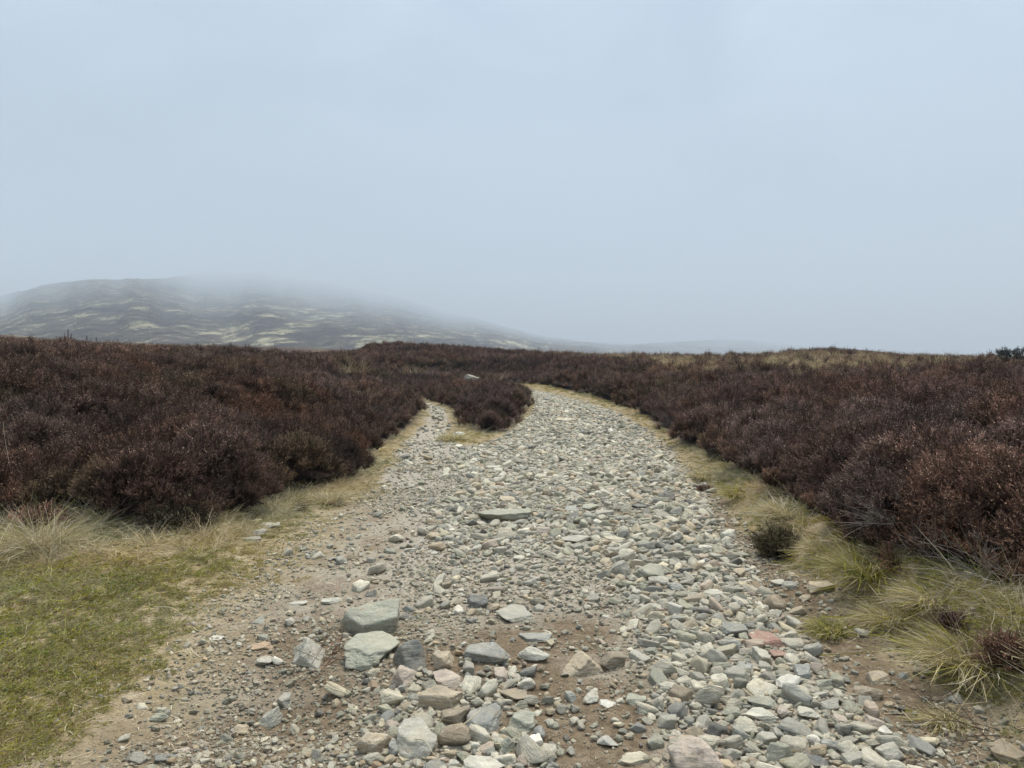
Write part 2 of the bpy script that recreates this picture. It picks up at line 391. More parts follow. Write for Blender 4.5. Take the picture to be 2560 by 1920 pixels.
def rock(seed, kind='block', level=4, rough=.05):
    """convex stone of half-size about 1: planes cut from a ball, then weathered"""
    g = RS(seed); D, F = ICO[level]
    N = []; d = []
    if kind == 'round':
        n = g.normal(size=(16, 3)); N = n / np.linalg.norm(n, axis=1)[:, None]; d = g.uniform(.86, 1.02, 16); k = 14
    elif kind == 'slab':
        a = g.uniform(0, 2 * pi) + np.cumsum(g.uniform(.7, 1.4, 6)); n = np.stack([np.cos(a), np.sin(a), g.uniform(-.45, .45, 6)], -1)
        n2 = np.array([[g.uniform(-.15, .15), g.uniform(-.15, .15), 1], [g.uniform(-.2, .2), g.uniform(-.2, .2), -1]])
        N = np.vstack([n, n2]); d = np.concatenate([g.uniform(.72, 1.0, 6), [.8, .8]]); k = 34
    elif kind == 'wedge':
        a = g.uniform(0, 2 * pi) + np.cumsum(g.uniform(1.0, 1.6, 4)); n = np.stack([np.cos(a), np.sin(a), g.uniform(.1, .9, 4)], -1)
        n2 = g.normal(size=(5, 3)); n2[:, 2] = np.abs(n2[:, 2]) * .6
        N = np.vstack([n, n2, [[0, 0, -1]]]); d = np.concatenate([g.uniform(.6, .85, 4), g.uniform(.75, 1, 5), [.7]]); k = 40
    else:
        n = np.array([[1, 0, 0], [-1, 0, 0], [0, 1, 0], [0, -1, 0], [0, 0, 1], [0, 0, -1.]]) + g.uniform(-.38, .38, (6, 3))
        n2 = g.normal(size=(6, 3)); N = np.vstack([n, n2]); d = np.concatenate([g.uniform(.66, .9, 6), np.linalg.norm(n2, axis=1) * 0 + g.uniform(.85, 1.05, 6)]); k = 30
    N = N / np.linalg.norm(N, axis=1)[:, None]
    q = (D @ N.T) / d[None, :]
    q = np.maximum(q, 1e-3)
    inv = (q ** k).sum(1) ** (1 / k)                    # smooth maximum -> softly rounded edges
    R = 1 / inv
    V = D * R[:, None]
    s = g.randint(999)
    V = V * (1 + rough * 1.5 * noise3(V * 1.7 + s, s) + rough * .7 * noise3(V * 4.3 + s, s + 1) + (rough * .45 * noise3(V * 10 + s, s + 2) if level > 3 else 0) + (rough * .25 * noise3(V * 22 + s, s + 3) if level > 4 else 0))[:, None]
    V = V / np.abs(V).max(0)[None, :]
    return V, F

STC = dict(grey=(.37, .35, .295), green=(.31, .308, .245), blue=(.275, .275, .252), pale=(.50, .475, .40), tan=(.43, .355, .255), pink=(.43, .355, .295),
           white=(.64, .61, .54), dark=(.145, .147, .138), red=(.29, .165, .13), rust=(.35, .245, .16), cream=(.53, .475, .355), brown=(.26, .21, .15))
CW = dict(grey='grey', green='greenish grey', blue='bluish grey', pale='pale grey', tan='tan', pink='pinkish', white='white', dark='dark slate', red='red', rust='rusty', cream='cream', brown='brown')
SW = dict(round='rounded', slab='flat', wedge='pointed', block='blocky')

landmarks = []   # (x, y, short phrase)
placed = []      # (x, y, radius) of every individual stone
def add_stone(me, loc, dims, rot, ck, label, group=None):
    o = link('stone', me, M_STONE, label=label, cat='stone', group=group)
    o.location = loc; o.rotation_euler = rot; o.scale = (1, 1, 1)
    j = rng.uniform(.88, 1.12); o.color = (*[min(.9, c * j) for c in STC[ck]], 1)
    placed.append((loc[0], loc[1], max(dims[0], dims[1]) * .46)); return o

def landmark(px, py, w, h, ck, shape, short, label, roll=0., sink=.34, tall=None, yaw=None):
    """a stone seen at a pixel of the photograph, built at its real place and size"""
    n = len(landmarks)
    x, y, z = hit(px, py + h * .38)
    D = math.hypot(y, z - CAMH)
    W = w / FPX * D; H = h / FPX * D; sn = CAMH / math.hypot(CAMH, y)
    tall = tall or {'round': .62, 'slab': .34, 'wedge': .62, 'block': .6}[shape]
    hz = max(.25 * W, H * tall) if shape != 'slab' else max(.14 * W, H * tall)
    dy = min(1.5 * W, max(.5 * W, (H - hz * .75) / max(sn, .12)))
    v, f = rock(100 + n, shape, 5 if w > 40 else 4, .07 if shape == 'round' else .055)
    hz2 = hz * (1 + sink)
    v = v * np.array([W / 2, dy / 2, hz2 / 2])
    me = mesh_np('stone', v, f, True)
    yw = (yaw if yaw is not None else rng.uniform(-.3, .3))
    add_stone(me, (x, y + dy * .12, z + hz2 / 2 - hz * sink * 1.2), (W, dy), (rng.uniform(-.08, .08), roll, yw), ck, label)
    landmarks.append((x, y, short))

LM = [
 (941,1540,175,104,'green','block','the big cracked outcrop','largest greenish grey outcrop with a cracked rounded top, left of centre', .06, .6, .8, .25),
 (924,1605,140,92,'green','slab','the sloping green slab','sloping greenish slab leaning on the front of the big cracked outcrop'),
 (1024,1626,92,86,'dark','wedge','the dark slate','dark slate stone standing right of the sloping green slab'),
 (770,1622,132,80,'grey','wedge','the large angular rock','large angular grey rock with a peaked ridge beside the reddish twigs'),
 (1105,1643,70,57,'tan','block','the tan block by the slate','tan-grey block immediately right of the dark slate stone'),
 (1005,1683,70,57,'pink','wedge','the rust-stained pale stone','pale stone stained rusty red, in front of the dark slate'),
 (975,1736,70,50,'cream','block','the square cream stone','squarish cream stone at the left end of the foreground heap'),
 (1120,1690,82,46,'pink','slab','the pink flat stone','pinkish flat stone with wavy bands in the foreground heap'),
 (1100,1738,112,60,'tan','block','the long tan block','long tan block lying tilted across the foreground heap'),
 (1040,1830,95,130,'grey','slab','the cracked pale oval','tall pale grey oval slab with a thin crack, foreground heap'),
 (933,1852,86,70,'tan','round','the rounded tan boulder','rounded tan boulder at the bottom left of the foreground heap'),
 (1136,1786,70,60,'brown','block','the brown-grey block','brownish block wedged right of the cracked pale oval slab'),
 (1207,1785,92,78,'blue','slab','the tilted blue slab','bluish slab tilted up beside the fallen grass stalk'),
 (1308,1791,74,60,'green','slab','the banded flat stone','greenish flat stone with a raised pale band across it'),
 (1223,1628,112,55,'blue','block','the ridged grey stone','long grey stone with a ridge and a dark face, right of the tan block'),
 (1333,1630,80,58,'pale','round','the smooth humped stone','smooth humped pale stone half sunk in the dirt'),
 (1337,1591,92,24,'blue','slab','the thin blue slab','thin pale blue slab lying just behind the smooth humped stone'),
 (1460,1652,112,66,'tan','wedge','the grooved tan wedge','long tan wedge with wood-like grooves at the centre of the track'),
 (1532,1645,62,52,'brown','block','the mossy brown rock','mossy brown rock touching the right end of the grooved tan wedge'),
 (1195,1499,57,50,'dark','round','the round dark stone','round dark grey stone alone on the gravel at mid track'),
 (1291,1530,105,42,'grey','slab','the long flat slab','long flat grey slab right of the round dark stone'),
 (1735,1880,140,110,'pink','round','the big pinkish boulder','biggest pinkish smooth boulder at the bottom edge of the track'),
 (1338,1853,40,34,'white','block','the small white stone','small bright white stone on dark brown dirt'),
 (1348,1828,34,48,'blue','round','the curved blue stone','curved bluish stone standing behind the small white stone'),
 (1206,1908,100,46,'pale','slab','the pale bottom slab','broad pale slab cut by the bottom edge of the photo'),
 (1588,1895,87,36,'cream','slab','the yellowish flat stone','yellowish flat stone left of the big pinkish boulder'),
 (1640,1852,42,50,'green','round','the upright green stone','greenish rounded stone behind the yellowish flat stone'),
 (1556,1414,60,50,'grey','wedge','the peaked grey block','peaked grey block heading the row of stones at right of mid track'),
 (1631,1428,70,44,'green','block','the row block second','greenish block second in the row from the peaked grey block'),
 (1649,1447,52,36,'grey','round','the third row stone','grey rounded stone third in the row from the peaked grey block'),
 (1690,1462,44,34,'blue','round','the row end stone','bluish stone ending the row from the peaked grey block'),
 (1513,1402,37,24,'tan','round','the small egg stone','small egg shaped stone left of the peaked grey block'),
 (1441,1342,76,30,'grey','slab','the long pale oval','long oval pale grey stone with fine lines beyond the gravel'),
 (1538,1346,64,18,'cream','slab','the cream flat stone','flat cream yellow stone right of the long oval stone'),
 (1278,1317,54,28,'green','block','the streaked block','streaked greenish block just in front of the sunken slab'),
 (1114,1313,46,30,'grey','wedge','the blunt grey stone','blunt grey stone standing left of the sunken slab'),
 (1265,1283,150,42,'green','slab','the sunken slab','widest greenish slab sunk level with the track, mid distance'),
 (1358,1322,40,27,'pink','block','the pink cube','pinkish cube shaped stone right of the streaked block'),
 (1430,1270,40,22,'blue','block','the left tilted slate','bluish stone left of the stacked tilted slates'),
 (1472,1262,52,34,'green','slab','the stacked slate','tilted greenish slate, left of the pair leaning together'),
 (1515,1275,50,34,'grey','slab','the leaning slate','grey slate leaning on the tilted greenish slate'),
 (1918,1592,93,47,'red','slab','the red streaked slab','red streaked slab beside the right edge of the stones'),
 (1949,1634,45,26,'red','block','the small red block','small brick red block in front of the red streaked slab'),
 (1837,1570,62,44,'blue','block','the slate-blue block','slate-blue block left of the red streaked slab'),
 (1906,1637,42,52,'pale','block','the upright pale stone','upright pale stone left of the small brick red block'),
 (2009,1678,47,46,'blue','block','the steep grey block','steep bluish block standing right of the knobbly white rock'),
 (1863,1663,56,28,'blue','slab','the smooth blue stone','smooth bluish flat stone in front of the upright pale stone'),
 (1966,1703,64,50,'white','block','the knobbly white rock','knobbly white quartz rock in the right-hand stones'),
 (2062,1707,60,34,'green','round','the greenish edge stone','greenish rounded stone at the muddy edge right of the steep block'),
 (1911,1750,78,32,'green','slab','the narrow long slab','narrow long greenish slab in front of the knobbly white rock'),
 (1904,1781,84,38,'pale','slab','the long pale slab','long pale slab under the narrow greenish slab'),
 (2019,1772,80,52,'pale','round','the broad pale stone','broadest pale stone among the right-hand stones'),
 (1955,1777,45,30,'pink','round','the pink rounded stone','pink rounded stone left of the broadest pale stone'),
 (1833,1778,62,35,'green','round','the olive rounded stone','olive rounded stone left of the long pale slab'),
 (2105,1795,44,28,'pink','slab','the peach stone','peach coloured flat stone right of the broadest pale stone'),
 (1946,1874,84,56,'green','wedge','the large green wedge','large greenish wedge low in the right-hand stones'),
 (2225,1879,80,48,'grey','round','the outermost grey stone','large grey rounded stone outermost beside the mud, bottom right'),
 (2078,1858,54,34,'blue','block','the bluish cube','bluish cube shaped stone right of the large green wedge'),
 (2044,1900,68,36,'dark','slab','the dark blue slab','dark blue slab below the bluish cube at the bottom edge'),
 (2130,1896,56,40,'grey','block','the bottom grey block','grey block between the dark blue slab and the outermost stone'),
 (2198,1691,54,42,'tan','block','the tan mud stone','two-toned tan stone resting on the bare mud'),
 (2172,1727,76,46,'brown','round','the brown mud boulder','brown rounded boulder in front of the two-toned tan stone'),
 (2190,1805,50,46,'pink','block','the mauve leaning stone','mauve stone leaning in mud above the hollow white stone'),
 (2213,1828,47,32,'white','round','the hollow white stone','white hollowed stone at the mud edge, lower right'),
 (2261,1686,27,22,'blue','wedge','the small mud stone','small bluish stone on mud, right of the two-toned tan stone'),
 (2163,1581,40,22,'pale','round','the pale verge pebble','pale stone tucked under the grassy right bank'),
 (2052,1462,76,38,'tan','block','the tan bank boulder','tan boulder set into the foot of the right grassy bank'),
 (2014,1492,34,21,'tan','round','the oval near the bank','oval tan stone in front of the tan bank boulder'),
 (1945,1453,40,20,'pale','round','the pale oval by the bank','pale oval stone left of the tan bank boulder'),
 (1985,1440,30,18,'tan','block','the boxy bank stone','boxy tan stone between the pale oval and the bank boulder'),
 (1828,1333,62,34,'pale','round','the speckled verge stone','speckled pale stone beside the small dark heather bush'),
 (1855,1383,50,26,'green','round','the green oval','greenish oval stone in front of the speckled pale stone'),
 (2523,1876,90,52,'brown','slab','the corner slab','dark brown slab jutting from the bank in the right corner'),
 (2394,1742,32,32,'grey','wedge','the bank grey stone','grey stone poking out of the right grassy bank'),
 (1780,1479,62,26,'pale','slab','the wide pale stone','wide pale flat stone on the rubble, right of centre'),
 (1849,1428,38,27,'tan','round','the tan stone by rubble','tan rounded stone at the right rubble edge'),
 (538,1592,44,21,'pale','slab','the lone pale slab','lone pale slab leftmost on the sandy dirt'),
 (655,1547,50,24,'pale','wedge','the pale pointed stone','pale pointed stone on the dirt left of the big outcrop'),
 (725,1552,36,24,'grey','round','the round grey stone','round grey stone right of the pale pointed stone'),
 (690,1570,10,20,'white','round','the white pebble','tiny upright white pebble below the pale pointed stone'),
 (681,1785,68,48,'grey','wedge','the forked pale stone','forked pale grey stone on the brown dirt, lower left'),
 (710,1737,42,48,'grey','slab','the upright slab','thin grey slab behind the forked stone'),
 (396,1790,44,30,'green','round','the greenish lone stone','greenish stone leftmost in the worn dirt hollow'),
 (420,1686,16,26,'pink','wedge','the pink chip','narrow pinkish chip standing above the dirt hollow'),
 (603,1820,38,30,'tan','round','the tan lump','tan lump left of the forked pale stone'),
 (502,1857,46,26,'tan','wedge','the tan wedge','tan wedge on dirt near the bottom left'),
 (457,1873,46,22,'pink','slab','the pink flake','pinkish flake in front of the tan wedge, bottom left'),
 (795,1884,50,34,'grey','wedge','the bottom grey wedge','grey wedge at the bottom, left of the rounded tan boulder'),
 (660,1645,50,28,'grey','slab','the grey shard','grey shard left of the large angular rock'),
 (650,1612,58,26,'rust','slab','the rusty slab','rusty brown slab behind the grey shard'),
 (828,1498,54,22,'pale','slab','the pale sloping stone','pale sloping stone behind the big outcrop to its left'),
 (743,1507,48,16,'pale','slab','the thin pale slab','thin pale slab farther left behind the big outcrop'),
 (672,1310,62,20,'grey','slab','the grass slab','flattest grey slab on the left grass, rear of three'),
 (650,1329,34,22,'grey','block','the grass block','grey block on the left grass, middle of three'),
 (632,1346,50,13,'grey','slab','the grass edge slab','thin grey slab on the left grass, front of three'),
 (1302,1166,26,20,'grey','round','the round mid stone','round grey stone on the far track, left of the long bar'),
 (1334,1169,36,13,'grey','slab','the grey bar','long grey bar stone on the far track'),
 (1233,1167,42,13,'pale','slab','the low pale stone','low pale stone left of the round stone on the far track'),
 (1326,1094,27,14,'brown','wedge','the brown far stone','brownish peaked stone near the island heather'),
 (1291,1119,17,13,'dark','wedge','the dark far stone','small dark stone in front of the island heather'),
 (1149,1082,42,10,'pale','slab','the path slab','pale slab lying at the mouth of the side path'),
 (1414,1050,52,10,'cream','slab','the far cream slab','cream slab flush with the far track'),
 (1368,996,18,12,'blue','block','the farthest blue stone','bluish stone at the far right bend of the track'),
 (1270,1248,46,18,'tan','block','the tan sunken block','tan sunken stone behind the widest slab'),
 (1157,1242,28,22,'grey','block','the upright grey far stone','upright grey stone behind and left of the sunken slab'),
 (1600,1262,40,20,'dark','slab','the dark shard','dark shard near the right of the mid track'),
 (1660,1228,44,20,'brown','slab','the brown layered stone','brown layered stone by the right verge at mid distance'),
 (1130,1905,40,30,'pale','round','the bottom pale round','pale rounded stone left of the broad bottom slab'),
 (985,1868,46,50,'blue','round','the grey heap stone','bluish grey stone between the tan boulder and pale oval'),
 (1425,1735,32,40,'blue','round','the small upright stone','small upright bluish stone left of the lumpy pale one'),
 (1473,1742,46,44,'pale','round','the lumpy pale stone','lumpy pale stone standing in the dirt at centre'),
 (1518,1757,52,26,'white','slab','the white tapering flake','tapering whitish flake right of the lumpy pale stone'),
 (1590,1745,56,40,'green','slab','the green flat oval','green flat oval stone right of the tapering flake'),
 (1290,1733,80,36,'brown','slab','the brown grooved slab','brown grooved slab in front of the smooth humped stone'),
 (1252,1683,36,32,'pink','block','the small pink block','small pink block right of the pinkish flat stone'),
 (1268,1856,44,48,'green','wedge','the mottled flake','mottled greenish flake left of the small white stone'),
 (1180,1862,40,28,'pale','round','the pale lump','pale lump below the brownish block'),
]
for a in LM: landmark(*a)
x, y, z = hit(1175, 975)
landmarks_far = []
# pale boulder beyond the island heather
bx, by = -1.74, 33.0
v, f = rock(991, 'slab', 5, .06); me = mesh_np('boulder', v * np.array([.36, .3, .16]), f, True)
o = link('boulder', me, M_STONE, label='pale sloping boulder rising from grass beyond the island heather', cat='boulder')
o.location = (bx, by, .46); o.rotation_euler = (.1, .28, 0); o.color = (.27, .25, .20, 1)
v, f = rock(992, 'block', 4, .06)
# further individual stones, each drawn where the photograph has its loose stones
SRC = [mesh_np('stone', rock(300 + i, k, 4, .045)[0] * .5, rock(300 + i, k, 4, .045)[1], True) for i, k in enumerate(['block', 'round', 'slab', 'wedge', 'block', 'round', 'slab', 'block', 'slab', 'round', 'wedge', 'block', 'slab', 'round'])]
SK = ['block', 'round', 'slab', 'wedge', 'block', 'round', 'slab', 'block', 'slab', 'round', 'wedge', 'block', 'slab', 'round']
def dens(x, y):
    """how thickly stones lie"""
    st = sdpoly(x, y, TRACK); sb = sdpoly(x, y, BARE)
    st = st + np.where(x < .3, .45, .08) * fbm(x * 1.4, y * .9, 4, 70)
    band = sstep(.45, .75, x + .12 * fbm(x * 2, y * 2, 2, 71) - np.interp(y, [3, 4.5, 6, 7.5], [0, .1, .0, -2.5])) * sstep(.12, -.12, st)
    far = sstep(5.2, 6.8, y + .5 * fbm(x * 1.2, y * 1.2, 2, 72)) * sstep(.15, -.2, st)
    heap = .9 * np.exp(-(((x + .24) / .40) ** 4 + ((y - 3.3) / .55) ** 4)) + .38 * np.exp(-(((x + .1) / .8) ** 4 + ((y - 5.2) / .6) ** 4))
    patch = .5 + .5 * np.clip(fbm(x * 1.1, y * .9, 3, 73) * 3.5, -1, 1)
    near = sstep(4.6, 6.4, y)
    d = np.maximum.reduce([band, far * (.42 + .58 * patch), heap])
    d = np.maximum(d, (.02 + .05 * near) * sstep(.1, -.1, sb) + (.06 + .2 * near) * sstep(.1, -.3, st) * (.3 + .7 * patch) + (.03 + .16 * near) * sstep(.9, .1, st) * patch)
    d = np.maximum(d, .14 * sstep(.35, .1, np.abs(st)) * (y < 10) * (x > 0))
    d = np.maximum(d, .34 * sstep(.1, -.2, sb) * sstep(9, 11, y) * (.4 + .6 * patch))
    return d * sstep(.12, 0, sb)
KEYS = ['grey', 'green', 'blue', 'pale', 'tan', 'pink', 'white', 'dark', 'brown', 'cream', 'rust']
KP = np.array([.24, .17, .11, .24, .08, .035, .03, .03, .02, .04, .005]); KP /= KP.sum()
pool = []
cy_ = 2.95 + 3.6 * rng.rand(9000) ** 1.25; cx_ = rng.uniform(-1.9, 1.85, 9000); cd_ = dens(cx_, cy_) ** 1.2
for x, y, dd in zip(cx_, cy_, cd_):
    if len(pool) >= 170: break
    if abs(x) / y > .68 or rng.rand() > dd: continue
    s = rng.uniform(.07, .13) * (1.0 if x > .4 else .8)
    if any((x - a) ** 2 + (y - b) ** 2 < (r + s * .46) ** 2 for a, b, r in placed): continue
    placed.append((x, y, s * .45)); pool.append((x, y, s))
LX = np.array([(a, b) for a, b, _ in landmarks])
used = set()
def relword(dx, dy):
    if abs(dx) > abs(dy): return 'right of' if dx > 0 else 'left of'
    return 'behind' if dy > 0 else 'in front of'
npl = len(placed)
for i, (x, y, s) in enumerate(pool):
    k = rng.randint(len(SRC)); ck = KEYS[rng.choice(len(KEYS), p=KP)]
    size = 'small' if s < .085 else ('mid-sized' if s < .115 else 'sizeable')
    order = np.argsort(np.hypot(LX[:, 0] - x, LX[:, 1] - y))[:7]
    lab = None
    for a in range(5):
        A_ = landmarks[order[a]]; rel = relword(x - A_[0], y - A_[1])
        for cand in ([f"{size} {CW[ck]} {SW[SK[k]]} stone {rel} {A_[2]}"] + [f"{size} {CW[ck]} {SW[SK[k]]} stone {rel} {A_[2]}, towards {landmarks[order[b]][2]}" for b in range(7) if b != a]):
            if cand not in used and len(cand.split()) <= 16: lab = cand; break
        if lab: break
    used.add(lab)
    o = link('stone', SRC[k], M_STONE, label=lab, cat='stone', group='loose stones on the track')
    j = rng.uniform(.85, 1.15); o.color = (*[c * j for c in STC[ck]], 1)
    fl = .55 if SK[k] == 'slab' else .8
    sc = (s * rng.uniform(.95, 1.3), s * rng.uniform(.7, 1.0), s * fl * rng.uniform(.6, .9))
    o.scale = sc; o.rotation_euler = (rng.normal(0, .22), rng.normal(0, .22), rng.uniform(0, 2 * pi))
    o.location = (x, y, float(ground_z(np.array([x]), np.array([y]))[0]) + sc[2] * .16)

# ------------------------------------------------------------------ geometry-nodes scatter for uncountable stuff
def proto_collection(name, meshes):
    col = bpy.data.collections.new(name)          # never linked to the scene
    for i, me in enumerate(meshes):
        o = bpy.data.objects.new('%s_%02d' % (name, i), me); col.objects.link(o)
    return col

def scatter_group():
    g = bpy.data.node_groups.new('scatter', 'GeometryNodeTree')
    g.interface.new_socket('Geometry', in_out='INPUT', socket_type='NodeSocketGeometry')
    g.interface.new_socket('Source', in_out='INPUT', socket_type='NodeSocketCollection')
    g.interface.new_socket('Geometry', in_out='OUTPUT', socket_type='NodeSocketGeometry')
    N = g.nodes; L = g.links
    gi = N.new('NodeGroupInput'); go = N.new('NodeGroupOutput')
    def na(nm, typ):
        n = N.new('GeometryNodeInputNamedAttribute'); n.data_type = typ; n.inputs[0].default_value = nm; return n.outputs[0]
    sep = N.new('GeometryNodeSeparateGeometry'); sep.domain = 'POINT'
    L.new(gi.outputs[0], sep.inputs[0]); L.new(na('seedpt', 'BOOLEAN'), sep.inputs[1])
    ci = N.new('GeometryNodeCollectionInfo'); ci.inputs['Separate Children'].default_value = True; ci.inputs['Reset Children'].default_value = True
    L.new(gi.outputs[1], ci.inputs[0])
    iop = N.new('GeometryNodeInstanceOnPoints')
    L.new(sep.outputs[0], iop.inputs['Points']); L.new(ci.outputs[0], iop.inputs['Instance']); iop.inputs['Pick Instance'].default_value = True
    L.new(na('vid', 'INT'), iop.inputs['Instance Index'])
    er = N.new('FunctionNodeEulerToRotation'); L.new(na('rot', 'FLOAT_VECTOR'), er.inputs[0]); L.new(er.outputs[0], iop.inputs['Rotation'])
    L.new(na('scl', 'FLOAT_VECTOR'), iop.inputs['Scale'])
    jn = N.new('GeometryNodeJoinGeometry'); L.new(iop.outputs[0], jn.inputs[0]); L.new(sep.outputs[1], jn.inputs[0])
    L.new(jn.outputs[0], go.inputs[0]); return g
SCAT = scatter_group()

def scatter(name, P, rot, scl, vid, tint, coll, mat, label, core=None, offs=None):
    n = len(P); V = P; F = []; flag = np.ones(n, bool)
    if core is not None:
        cv, cf = core; V = np.vstack([P, cv]); F = [cf + n]; flag = np.concatenate([flag, np.zeros(len(cv), bool)])
        pad = lambda a: np.concatenate([a, np.zeros((len(cv),) + a.shape[1:], a.dtype)])
    else: pad = lambda a: a
    at = {'seedpt': flag, 'rot': pad(rot), 'scl': pad(scl), 'vid': pad(vid.astype(np.int32)), 'tint': pad(tint)}
    if offs is not None: at['offs'] = pad(offs)
    me = mesh_np(name, V, F, True, attrs=at)
    o = link(name, me, mat, label=label, kind='stuff')
    md = o.modifiers.new('scatter', 'NODES'); md.node_group = SCAT
    for it in SCAT.interface.items_tree:
        if it.in_out == 'INPUT' and it.name == 'Source': md[it.identifier] = coll
    print(name, n); return o

# stones -------------------------------------------------
PV = []
for i, k in enumerate(['block', 'wedge', 'slab', 'block', 'wedge', 'slab', 'block', 'round', 'slab', 'block', 'slab', 'wedge', 'block', 'slab']):
    v, f = rock(500 + i, k, 3, .05); PV.append(mesh_np('loose_stone', v * .5, f, True)); PV[-1].materials.append(M_STONE_I)
STONES = proto_collection('loose_stone_kinds', PV)

def darts(n_try, ylo, yhi, xlo, xhi, sizef, keepf, seed, overlap=.8, grid_r=.2, ypow=1., preset=(), thin=None):
    g = RS(seed); out = []; G = {}
    def put(x, y, r): G.setdefault((int(x // grid_r), int(y // grid_r)), []).append((x, y, r))
    for p in preset: put(*p)
    Y = ylo * (yhi / ylo) ** g.rand(n_try) if ypow == 'log' else ylo + (yhi - ylo) * g.rand(n_try) ** ypow
    X = g.uniform(xlo, xhi, n_try)
    if ypow == 'log': X = g.uniform(-1, 1, n_try) * np.minimum(Y * .72, 3.2)
    S = sizef(Y, g, n_try); K = keepf(X, Y, S) > g.rand(n_try)
    X, Y, S = X[K], Y[K], S[K]; o = np.argsort(-S)
    X, Y, S = X[o], Y[o], S[o]
    for x, y, s in zip(X, Y, S):
        r = s * .5 * overlap; cx, cy = int(x // grid_r), int(y // grid_r); ok = True
        for a in (-1, 0, 1):
            for b in (-1, 0, 1):
                for (p, q, w) in G.get((cx + a, cy + b), ()):
                    if (x - p) ** 2 + (y - q) ** 2 < (r + w) ** 2: ok = False; break
                if not ok: break
            if not ok: break
        if ok: put(x, y, r); out.append((x, y, s))
    out = np.array(out)
    return out[g.rand(len(out)) < thin(out[:, 0], out[:, 1])]

def stone_attrs(P, seed, flat=1., sink=.25, tiltsd=.25):
    g = RS(seed); n = len(P); x, y, s = P.T
    vid = g.randint(0, len(PV), n)
    sx = s * g.uniform(.95, 1.35, n); sy = s * g.uniform(.7, 1.0, n); sz = s * g.uniform(.38, .72, n) * flat
    ax = np.stack([g.normal(0, tiltsd, n), g.normal(0, tiltsd, n), np.ones(n)], -1)
    rot = eulers(rotmats(ax, g.uniform(0, 2 * pi, n)))
    z = ground_z(x, y) + sz * (.5 - sink - g.uniform(-.06, .30, n))
    keys = g.choice(len(KEYS), n, p=KP); base = np.array([STC[k] for k in KEYS])[keys] * g.uniform(.85, 1.2, (n, 1)) * np.interp(s, [.03, .06, .1], [1.12, 1.05, 1.0])[:, None] * np.array([1.03, 1, .95])
    return np.stack([x, y, z], -1), rot, np.stack([sx, sy, sz], -1), vid, base, g.uniform(0, 60, (n, 3))

indiv = [(a, b, r * .9) for a, b, r in placed]
def sz1(Y, g, n): return np.maximum(np.exp(g.normal(np.log(.054), .38, n)), .0032 * Y).clip(.03, .15)
R1 = darts(170000, 2.6, 36, 0, 0, sz1, lambda X, Y, S: dens(X, Y) > .03, 11, .74, .16, 'log', indiv, lambda x, y: np.clip(dens(x, y) * 1.1, 0, 1) ** 1.3)
R1b = darts(90000, 2.6, 14, 0, 0, lambda Y, g, n: g.uniform(.022, .045, n), lambda X, Y, S: sdpoly(X, Y, BARE) < .1, 12, .8, .1, 'log', indiv, lambda x, y: np.clip(dens(x, y) * 1.05 + .02 + .10 * np.clip(fbm(x * 2, y * 2, 3, 79) * 2, 0, 1), 0, 1))
for nm, R_, sd, lb in (('loose_rubble', R1, 13, 'pale grey loose rubble carpeting the stony track'), ('small_rubble', R1b, 14, 'small stone chips lying between the larger stones')):
    P, ro, sc, vi, ti, of = stone_attrs(R_, sd, 1., .22, .34)
    if nm == 'small_rubble': P[:, 2] += .004
    scatter(nm, P, ro, sc, vi, ti, STONES, M_STONE_I, lb, offs=of)
PV2 = []
for i, k in enumerate(['block', 'round', 'slab', 'wedge', 'block', 'slab']):
    v, f = rock(560 + i, k, 2, .06); PV2.append(mesh_np('gravel', v * .5, f, False)); PV2[-1].materials.append(M_STONE_I)
GRAV = proto_collection('gravel_kinds', PV2)
g = RS(15); n = 90000
Y = 2.5 * (11 / 2.5) ** g.rand(n); X = g.uniform(-1, 1, n) * np.minimum(Y * .72, 2.6)
sbp = sdpoly(X, Y, BARE); pt = fbm(X * 1.6, Y * 1.6, 3, 77)
K = (np.clip(.42 + 1.0 * pt, .08, 1) * sstep(.35, -.15, sbp + .1 * pt) > g.rand(n)); X, Y = X[K], Y[K]; n = len(X)
s = np.maximum(g.gamma(2.2, .0045, n) + .005, .0017 * Y)
keys = g.choice(len(KEYS), n, p=KP); base = np.array([STC[k] for k in KEYS])[keys] * g.uniform(.8, 1.4, (n, 1)) * np.array([1.05, .98, .88])
ax = np.stack([g.normal(0, .4, n), g.normal(0, .4, n), np.ones(n)], -1)
scatter('gravel', np.stack([X, Y, ground_z(X, Y) + s * .15], -1), eulers(rotmats(ax, g.uniform(0, 6.28, n))), np.stack([s * 1.2, s * .9, s * .6], -1),
        g.randint(0, len(PV2), n), base, GRAV, M_STONE_I, 'fine gravel and grit scattered over the bare dirt', offs=g.uniform(0, 60, (n, 3)))

